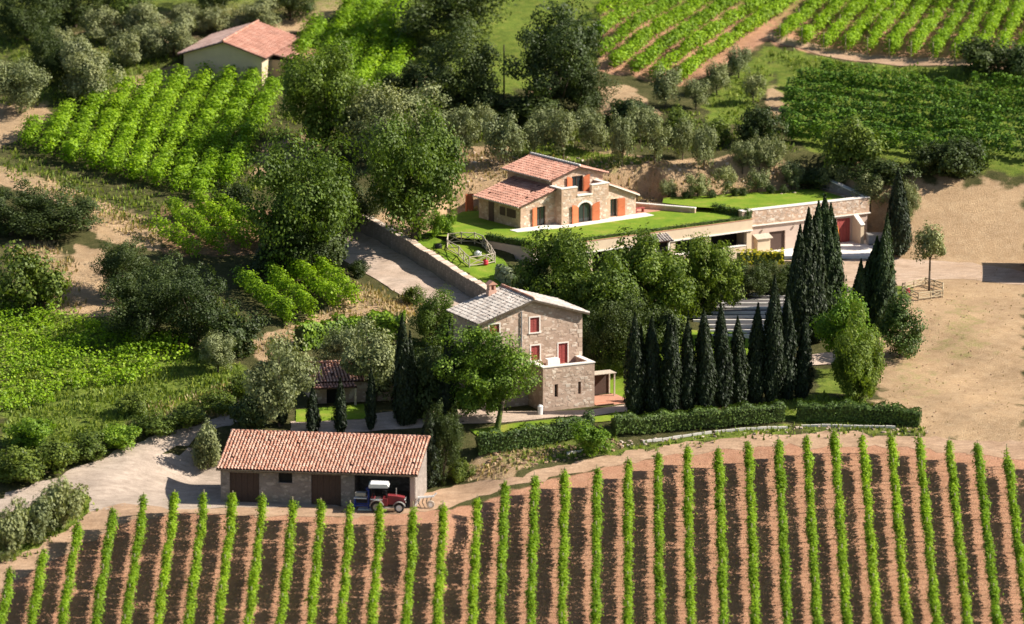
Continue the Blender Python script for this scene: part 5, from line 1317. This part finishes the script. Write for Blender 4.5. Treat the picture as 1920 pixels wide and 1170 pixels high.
def terrace_front():
    a, b = np.array([2.1, 59.5]), np.array([24.1, 74.3]); L = np.linalg.norm(b - a); ang = math.atan2(b[1] - a[1], b[0] - a[0])
    r = empty('garden_building', (a[0], a[1], 7.4), ang)
    m = MB(); m.box(0, L, .0, .5, 2.8, 3.82); m.build('fascia', M['plaster'], r)
    m = MB(); m.box(0, L, -.1, .5, 2.68, 2.8); m.build('ledge', M['white'], r)
    m = MB(); m.box(-.02, L + .02, -.04, .3, 3.82, 3.89); m.build('coping', M['terracottapave'], r)
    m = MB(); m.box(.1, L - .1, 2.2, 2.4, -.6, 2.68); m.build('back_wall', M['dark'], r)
    m = MB(); m.box(L - .35, L - .002, .5, 5.2, -.6, 3.82); m.build('end_wall', M['plaster'], r)
    for i, x in enumerate((.0, 6.5, 11.5, 16.5, 20.8, L - .65)):
        m = MB(); m.box(x, x + .6, .06, .5, -.9, 2.679); m.build('pier', M['plaster'], r)
    m = MB(); m.box(17.1, L - .7, .1, .4, -.6, 1.2); m.build('low_wall', M['plaster'], r)
    m = MB(); m.box(17.1, L - .7, .04, .46, 1.2, 1.29); m.build('low_wall_coping', M['white'], r)
    for x in (10.3, 10.6):
        m = MB(); m.box(x, x + .12, -.015, .01, 2.95, 3.4); m.build('vent', M['darkdoor'], r)
    tag(r, 'cream plaster front of the lawn terrace with a dark open gallery beneath', 'building')
    # tiled hood over a niche
    fr = Frame((a[0], a[1], 7.4), ang); h = empty('tiled_hood', fr.w(14.0, -.02, 1.7), ang)
    for x in (.08, 1.75):
        m = MB(); m.box(x - .1, x + .1, -.75, -.55, -2.2, 1.4); m.build('post', M['white'], h)
    tiles('hood_roof', h, (-.15, -1.15, 1.35), (1, 0, 0), (0, math.cos(.45), math.sin(.45)), 2.2, 1.25, M['tilegrey'], M['under'], .28, .4, seed=31)
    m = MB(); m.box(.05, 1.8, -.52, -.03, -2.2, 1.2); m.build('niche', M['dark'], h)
    tag(h, 'small tiled hood on white posts projecting from the cream terrace front', 'porch')
terrace_front()
# retaining wall beside the upper road
RW = resample(WALLTOP_XY, 1.6, 0, closed=False); RW = np.vstack([RW, [WALLTOP_XY[-1]]])
rr_ = empty('retaining_wall', (RW[0][0], RW[0][1], float(hz(*offs(RW, 1.0)[0]))))
_o = np.array(rr_.location)
for i in range(len(RW) - 1):
    a, b = RW[i], RW[i + 1]; L = np.linalg.norm(b - a); ang = math.atan2(a[1] - b[1], a[0] - b[0])     # face towards the road
    g = lambda p: float(hz(*(p + 0))) 
    tdir = (b - a) / L; nl = np.array([tdir[1], -tdir[0]])
    za = float(hz(*(a - nl * 1.0))) + .1; zb = float(hz(*(b - nl * 1.0))) + .1; zbot = min(float(hz(*(a + nl * 1.2))), float(hz(*(b + nl * 1.2)))) - .3
    za = max(za, zbot + .8) - zbot; zb = max(zb, zbot + .8) - zbot
    mb = MB(); mb.prism_xz([(-L, 0), (0, 0), (0, za), (-L, zb)], -.42, .34)
    o = mb.build('wall_panel', M['stonegrey'], rr_); o.location = (a[0] - _o[0], a[1] - _o[1], zbot - _o[2])
    o.rotation_euler = (0, 0, math.atan2(-tdir[1], -tdir[0]))
    face_stones(o, -L + .02, -.02, .1, max(za, zb), -.42, int(26 * L), 60 + i, M['stonegrey'], (), lambda x, za=za, zb=zb, L=L: za + (za - zb) * x / L)
    cs = MB(); n = 6; rg = np.random.default_rng(i)
    for k in range(n):
        x_a, x_b = -L + k * L / n + .02, -L + (k + 1) * L / n - .02; f = lambda x: za + (za - zb) * x / L
        cs.prism_xz([(x_a, f(x_a) - .02), (x_b, f(x_b) - .02), (x_b, f(x_b) + rg.uniform(.03, .12)), (x_a, f(x_a) + rg.uniform(.03, .12))], -.44 + rg.uniform(-.04, .04), .34)
    cs.build('cap_stones', M['loose'], o)['kind'] = 'stuff'
tag(rr_, 'rough stone retaining wall in shadow along the upper road', 'wall')

# ------------------------------------------------------------------ the garage wing and upper lawn
def wing():
    fr = Frame((23.0, 74.6, 7.6), math.atan2(7.4, 13.0)); L = 15.0
    r = empty('garage_wing', fr.o, fr.a); zt = 4.35
    d1 = (3.3, 5.2, -.5, 1.95); d2 = (11.35, 13.0, -.5, 2.5)
    m = MB(); wall_xz(m, .3, L, -.5, 2.75, 0, .4, [d1, d2]); m.box(L - .4, L, .4, 6, -.5, 2.75); m.build('facade', M['pinkplaster'], r)
    m = MB(); m.box(0, L + .15, -.12, .5, 2.85, zt); m.box(L - .35, L + .15, .5, 7.5, 2.85, zt); pr = m.build('parapet', M['stone2'], r)
    face_stones(pr, .1, L, 2.95, zt - .05, -.12, 240, 41, M['loose'])
    m = MB(); m.box(-.05, L + .25, -.24, .5, 2.75, 2.85); m.build('cornice', M['white'], r)
    m = MB(); m.box(-.03, L + .2, -.18, .56, zt, zt + .09); m.build('coping', M['white'], r)
    m = MB(); m.box(d1[0], d1[1], .2, .26, -.4, d1[3]); m.build('garage_door', M['darkdoor'], r)
    dd = MB(); w = (d2[1] - d2[0]) / 4
    for k in range(4): dd.box(d2[0] + k * w + .01, d2[0] + (k + 1) * w - .01, .12, .18, -.4, d2[3])
    dd.build('red_door', M['red'], r)
    for x in (2.5, 6.2, 9.6):
        l = MB(); l.tube((x, -.05, 2.25), (x, -.18, 2.25), .1, .13, 8); l.build('wall_lamp', M['palewood'], r)
    # sloping-topped buttress wall
    m = MB(); m.prism_yz([(-1.6, -.5), (-.01, -.5), (-.01, 2.74), (-.5, 2.74), (-1.6, 1.9)], 13.2, 13.6); m.build('wing_wall', M['plaster'], r)
    m = MB(); m.bar((13.4, -1.7, 1.95), (13.4, -.26, 2.82), .5, .1); m.build('wing_wall_coping', M['white'], r)
    m = MB(); m.box(1.5, 3.0, -.7, -.01, .0, 1.5); a = m.build('store_block', M['plaster'], r)
    m = MB(); m.add([(1.3, -.9, 1.56), (3.2, -.9, 1.56), (3.2, -.02, 1.9), (1.3, -.02, 1.9), (1.3, -.9, 1.5), (3.2, -.9, 1.5), (3.2, -.02, 1.84), (1.3, -.02, 1.84)], [(0, 1, 2, 3), (7, 6, 5, 4), (0, 4, 5, 1), (1, 5, 6, 2), (3, 2, 6, 7), (0, 3, 7, 4)]); m.build('store_roof', M['palewood'], a)
    tag(r, 'long low garage wing with stone parapet, one brown door and one red door', 'building')
    # forecourt slab
    c = [(20.5, 74.05), (37.2, 74.3), (37.2, 82.8)]
    m = MB(); m.prism_xy([(20.5, 73.6), (37.4, 73.9), (37.4, 83.0), fr.w(L, .3)[:2].tolist(), fr.w(0, .3)[:2].tolist()], 6.6, 7.6); o = m.build('forecourt', M['white']); tag(o, kind='structure')
    # skip boxes by the red door
    b = empty('storage_bin', fr.w(14.6, -2.4, 0), fr.a + R(-20))
    m = MB(); m.box(-.95, .95, -.5, .5, .1, 1.0); m.build('body', M['grey'], b)
    m = MB(); m.box(-1.0, 1.0, -.55, .55, 1.0, 1.12); m.build('lid', M['steel'], b)
    for x in (-.5, .1, .6):
        m = MB(); m.box(x, x + .05, -.53, -.5, .1, 1.0); m.build('rib', M['steel'], b)
    for x in (-.8, .8):
        m = MB(); m.box(x - .08, x + .08, -.4, .4, 0, .1); m.build('foot', M['rubber'], b)
    tag(b, 'grey metal storage bin in front of the red garage door', 'bin')
    g = empty('closed_parasol', fr.w(11.0, -.7, 0), 0); m = MB()
    m.tube((0, 0, .12), (0, 0, 1.9), .03, .03, 8); m.build('pole', M['palewood'], g); m = MB(); m.tube((0, 0, .5), (0, 0, 1.2), .17, .14, 9); m.tube((0, 0, 1.2), (0, 0, 2.0), .14, .03, 9); m.build('canopy', M['orangeplastic'], g); m = MB(); m.tube((0, 0, 0), (0, 0, .12), .24, .2, 12); m.build('base', M['grey'], g)
    tag(g, 'furled orange parasol standing beside the red garage door', 'parasol')
    # triangular end wall of the upper lawn
    wall_run('lawn_end_wall', [(31.3, 88.4), fr.w(L - .2, .6)[:2]], .4, 11.0, 12.0, M['stonegrey'], 'tapering dark stone wall closing the end of the upper lawn', coping=M['white'], z1s=[13.0, 12.0])
    wall_run('low_wall', [(11.6, 80.2), (18.4, 77.2)], .3, 11.0, 11.75, M['stone2'], 'low white-capped wall between the paving and the upper lawn', coping=M['white'])
wing()
wall_run('bank_wall', [(-6.5, 80.5), (1, 84), (8, 87.2), (15, 87.5), (22, 87.0), (30, 89.8)], .5, 10.8, 12.6, M['stone2'], 'low pale stone wall holding the bank behind the villa', stones=10, z1s=[12.6, 12.9, 13.0, 12.9, 12.7, 12.9])
wall_run('gate_panel', [(-4.6, 78.3), (-3.9, 78.7)], .2, 11.0, 13.0, M['orange'], 'orange-red wall panel between the oak and the villa', 'wall')
for i, (x, y) in enumerate([(1262, 376), (1286, 374), (1335, 370), (1378, 367), (1392, 366), (1445, 362), (1470, 361)]):
    T('bushdark', x, y - 14, y + 2, 16, 'tiny clipped shrub in the bed along the back of the upper lawn', 'bush', 'clipped shrubs behind the upper lawn')

# ------------------------------------------------------------------ wide steps
def steps():
    ST = [(551, 1430, 1480), (559, 1400, 1490), (566, 1366, 1492), (574, 1332, 1496), (582, 1320, 1496), (590, 1290, 1497), (598, 1272, 1497), (606, 1300, 1498), (615, 1318, 1499), (624, 1320, 1500), (633, 1330, 1502)]
    p0 = P(1400, 633)[0]; r = empty('garden_steps', p0)
    for i, (y, xa, xb) in enumerate(ST):
        a, b = P(xa, y)[0], P(xb, y)[0]; z = max(hz(a[0], a[1]), hz(b[0], b[1]), float(hz((a[0] + b[0]) / 2, a[1]))) + .16; ym = (a[1] + b[1]) / 2
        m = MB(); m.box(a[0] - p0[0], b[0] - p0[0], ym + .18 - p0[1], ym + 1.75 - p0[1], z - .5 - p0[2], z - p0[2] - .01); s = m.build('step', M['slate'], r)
        m = MB(); m.box(a[0] - p0[0], b[0] - p0[0], ym - p0[1] - .05, ym + .18 - p0[1], z - .5 - p0[2], z - p0[2] + .09); m.build('nosing', M['white'], s)
    tag(r, 'flight of wide shallow dark steps with white stone edges behind the cypress row', 'steps')
    w = P(1410, 486)[0]
    wall_run('shaded_wall', [P(1375, 548)[0][:2] + [0, 14], P(1500, 548)[0][:2] + [0, 14]], .4, 6.4, 7.55, M['stone'], 'stone wall in deep shade below the creeper and the forecourt')
    ps = empty('parasol', P(1485, 552)[0], 0); m = MB(); m.tube((0, 0, 0), (0, 0, 1.9), .025, .025, 6); m.build('pole', M['whitemetal'], ps); m = MB(); m.tube((0, 0, .9), (0, 0, 2.0), .2, .04, 8); m.build('canopy', M['blue'], ps)
    tag(ps, 'furled blue parasol at the top of the wide steps', 'parasol')
steps()

# ------------------------------------------------------------------ rustic fences
def x_fence(pts, label, mat, hgt=1.05):
    """pen of posts, top and bottom rails and crossed braces along a line of pixels"""
    W_ = [P(*p)[0] for p in pts]; org = W_[0].copy(); r = empty('wooden_fence', org)
    line = [W_[0]]
    for a, b in zip(W_[:-1], W_[1:]):
        n = max(1, round(np.linalg.norm((b - a)[:2]) / 1.7))
        for k in range(n):
            q = a + (b - a) * (k + 1) / n; q[2] = hz(q[0], q[1]); line.append(q)
    for q in line:
        m = MB(); m.tube(q - org - [0, 0, .25], q - org + [0, 0, hgt + .08], .065, .06, 7); m.build('post', mat, r)
    for a, b in zip(line[:-1], line[1:]):
        a = a - org; b = b - org; u = np.array([0, 0, 1.0])
        for z in (hgt, .22):
            m = MB(); m.tube(a + u * z, b + u * z, .05, .05, 6); m.build('rail', mat, r)
        for s in (0, 1):
            m = MB(); m.tube(a + u * (hgt - .06 if s else .26), b + u * (.26 if s else hgt - .06), .04, .04, 6); m.build('brace', mat, r)
    tag(r, label, 'fence'); return r
x_fence([(838, 470), (860, 482), (880, 502), (912, 498), (928, 494), (905, 462), (890, 456), (840, 458), (838, 470)], 'pale timber pen with crossed braces on the lawn beside the terrace wall', M['palewood'])
x_fence([(1692, 552), (1722, 564), (1768, 558), (1768, 545), (1735, 535), (1692, 546)], 'low timber pen with crossed braces round the clipped olive', M['wood'], .75)
# toys and pots inside the pens
def lump(name, px, py, w, h_, mat, label, cat, lift=0.0):
    g = P(px, py)[0]; r = empty(name, g)
    m = MB(); prof = [(0.55, 0), (.95, .12), (1, .5), (.8, .85), (.3, 1)]
    for (ra, za), (rb, zb) in zip(prof[:-1], prof[1:]): m.tube((0, 0, za * h_), (0, 0, zb * h_), ra * w / 2, rb * w / 2, 10)
    m.build('body', mat, r, True)
    m = MB(); m.tube((0, 0, h_ * .98), (0, 0, h_ * 1.12), .06, .03, 6); m.build('knob', mat, r); tag(r, label, cat)
lump('play_ball', 910, 497, .62, .6, M['redplastic'], 'red rounded toy beside the rosemary bush', 'toy')
lump('play_house', 896, 480, .8, .5, M['whitemetal'], 'white rounded toy inside the timber pen', 'toy')
lump('kennel', 822, 466, .8, .5, M['rubber'], 'dark rounded bin beside the timber pen on the lawn', 'bin')
lump('flower_pot', 1703, 550, .5, .5, M['redplastic'], 'red pot inside the low timber pen', 'pot')
T('bushdark', 849, 437, 452, 12, 'tiny potted shrub at the corner of the timber pen', 'bush')
T('brightbush', 822, 395, 442, 30, 'young feathery sapling on the lawn beside the large oak', 'tree')
T('brightbush', 842, 398, 440, 24, 'thin sapling on the lawn in front of the villa side wall', 'tree')
# grit bin beside the annex, white post
g = P(1013, 778)[0]; r = empty('white_bin', g); m = MB(); m.tube((0, 0, 0), (0, 0, .8), .22, .26, 10); m.build('body', M['whitemetal'], r); m = MB(); m.tube((0, 0, .8), (0, 0, .95), .28, .12, 10); m.build('lid', M['whitemetal'], r); tag(r, 'small white bin at the foot of the annex wall', 'bin')

# ------------------------------------------------------------------ the outbuilding in the shade
def outbuilding():
    fr = Frame((-18.3, 21.4, 4.3), R(12)); r = empty('outbuilding', fr.o, fr.a)
    L, D, ze, za = 10.5, 5.0, 2.2, 3.1
    hole = [(6.0, 7.2, .8, 1.8), (1.2, 2.4, -.3, 1.9)]
    m = MB(); wall_xz(m, 0, L, -.4, ze, 0, .4, hole); m.box(0, .4, .4, D, -.4, ze); m.box(L - .4, L, .4, D, -.4, ze); m.box(.4, L - .4, D - .4, D, -.4, ze)
    for x in (0, L - .4): m.prism_yz([(0, ze), (D, ze), (D / 2, za)], x, x + .4)
    m.build('wall', M['stone'], r); face_stones(r, .1, L - .1, .1, ze, 0, 180, 51, M['loose'], hole)
    for (a, b, c, d), nm in zip(hole, ('window', 'door')):
        m = MB(); m.box(a, b, .2, .26, max(c, 0), d); m.build(nm, M['dark'], r)
    sl = math.atan((za - ze) / (D / 2)); Ls = (D / 2 + .6) / math.cos(sl); ey = np.array([0, math.cos(sl), math.sin(sl)]); ez = ze - .6 * math.tan(sl) + .13
    tiles('roof', r, (-.4, -.6, ez), (1, 0, 0), ey, L + .8, Ls, M['tile'], M['under'], .3, .42, seed=51)
    tiles('roof', r, (L + .4, D + .6, ez), (-1, 0, 0), ey * [1, -1, 1], L + .8, Ls, M['tile'], M['under'], .3, .42, seed=52)
    ridge(r, (-.4, D / 2, za + .27), (L + .4, D / 2, za + .27), M['tile'])
    # open porch towards the small lawn
    tiles('porch_roof', r, (-.5, -1.9, 1.85), (1, 0, 0), (0, math.cos(.12), math.sin(.12)), 4.2, 1.25, M['tilepink'], M['under'], .3, .42, seed=53)
    for x in (-.3, 3.5):
        m = MB(); m.box(x, x + .18, -1.75, -1.6, -.4, 1.82); m.build('porch_post', M['palewood'], r)
    tag(r, 'single-storey stone outbuilding with terracotta roof among dark cypresses', 'house')
outbuilding()

# ------------------------------------------------------------------ the farm building on the hill
def farm():
    o = P(345, 148)[0]; s = 17.3
    fr = Frame((o[0], o[1], o[2] - .3), R(-14)); r = empty('farm_building', fr.o, fr.a)
    L, D, ze, za = 8.6, 12.5, 3.0, 4.4; xm = L * .52
    m = MB(); wall_xz(m, 0, L, -.8, ze, 0, .4, []); m.prism_xz([(0, ze), (L, ze), (xm, za)], 0, .4); m.box(0, .4, .4, D, -.8, ze); m.box(L - .4, L, .4, D, -.8, ze); m.box(.4, L - .4, D - .4, D, -.8, ze); m.build('wall', M['plaster'], r)
    w = MB(); w.box(-.03, .05, 1.0, 1.5, 1.9, 2.4); w.build('side_window', M['whitemetal'], r)
    for sx in (0, 1):
        run = xm if sx == 0 else L - xm; sl = math.atan((za - ze) / run); Ls = (run + .6) / math.cos(sl); ez = ze - .6 * math.tan(sl) + .13
        if sx == 0: tiles('roof', r, (-.6, D + .4, ez), (0, -1, 0), (math.cos(sl), 0, math.sin(sl)), D + .9, Ls, M['tilepale'], M['under'], .32, .45, seed=61)
        else: tiles('roof', r, (L + .6, -.5, ez), (0, 1, 0), (-math.cos(sl), 0, math.sin(sl)), D + .9, Ls, M['tilepink'], M['under'], .32, .45, seed=62)
    ridge(r, (xm, -.5, za + .27), (xm, D + .4, za + .27), M['tilepink'])
    m = MB(); m.box(L + .01, L + 3.4, 3.0, 9.0, -.8, 2.2); a = m.build('lower_wing', M['plaster'], r)
    tiles('wing_roof', r, (L + 3.9, 2.6, 2.15), (0, 1, 0), (-math.cos(.2), 0, math.sin(.2)), 6.8, 3.8, M['tilepink'], M['under'], .32, .45, seed=63)
    tag(r, 'low farm building with faded terracotta roof behind the sloping vineyard', 'building')
farm()
# building whose shadow falls across the drive, just outside the picture
def shed():
    p = P(1936, 528)[0]; fr = Frame((p[0], p[1], p[2]), R(-4)); r = empty('barn', fr.o, fr.a)
    m = MB(); m.box(0, 7, 0, 9, -1, 3.6); m.build('wall', M['stone'], r)
    m = MB(); m.prism_xz([(-.3, 3.6), (7.5, 3.6), (3.5, 5.2)], -.3, 9.3); m.build('roof', M['tilepink'], r)
    tag(r, 'stone barn at the end of the pale drive', 'building')
shed()
# slender poles
for (x, y, l, h_) in [(945, 200, 'tall wooden pole between the dark evergreen oaks', 6.5), (12, 905, 'dark slim post on the bank above the gravel road', 2.8)]:
    g = P(x, y)[0]; r = empty('wooden_pole', g); m = MB(); m.tube((0, 0, -.4), (0, 0, h_), .11, .07, 8); m.build('shaft', M['bark'], r); m = MB(); m.tube((0, 0, h_), (0, 0, h_ + .08), .1, .05, 8); m.build('cap', M['bark'], r); tag(r, l, 'pole')
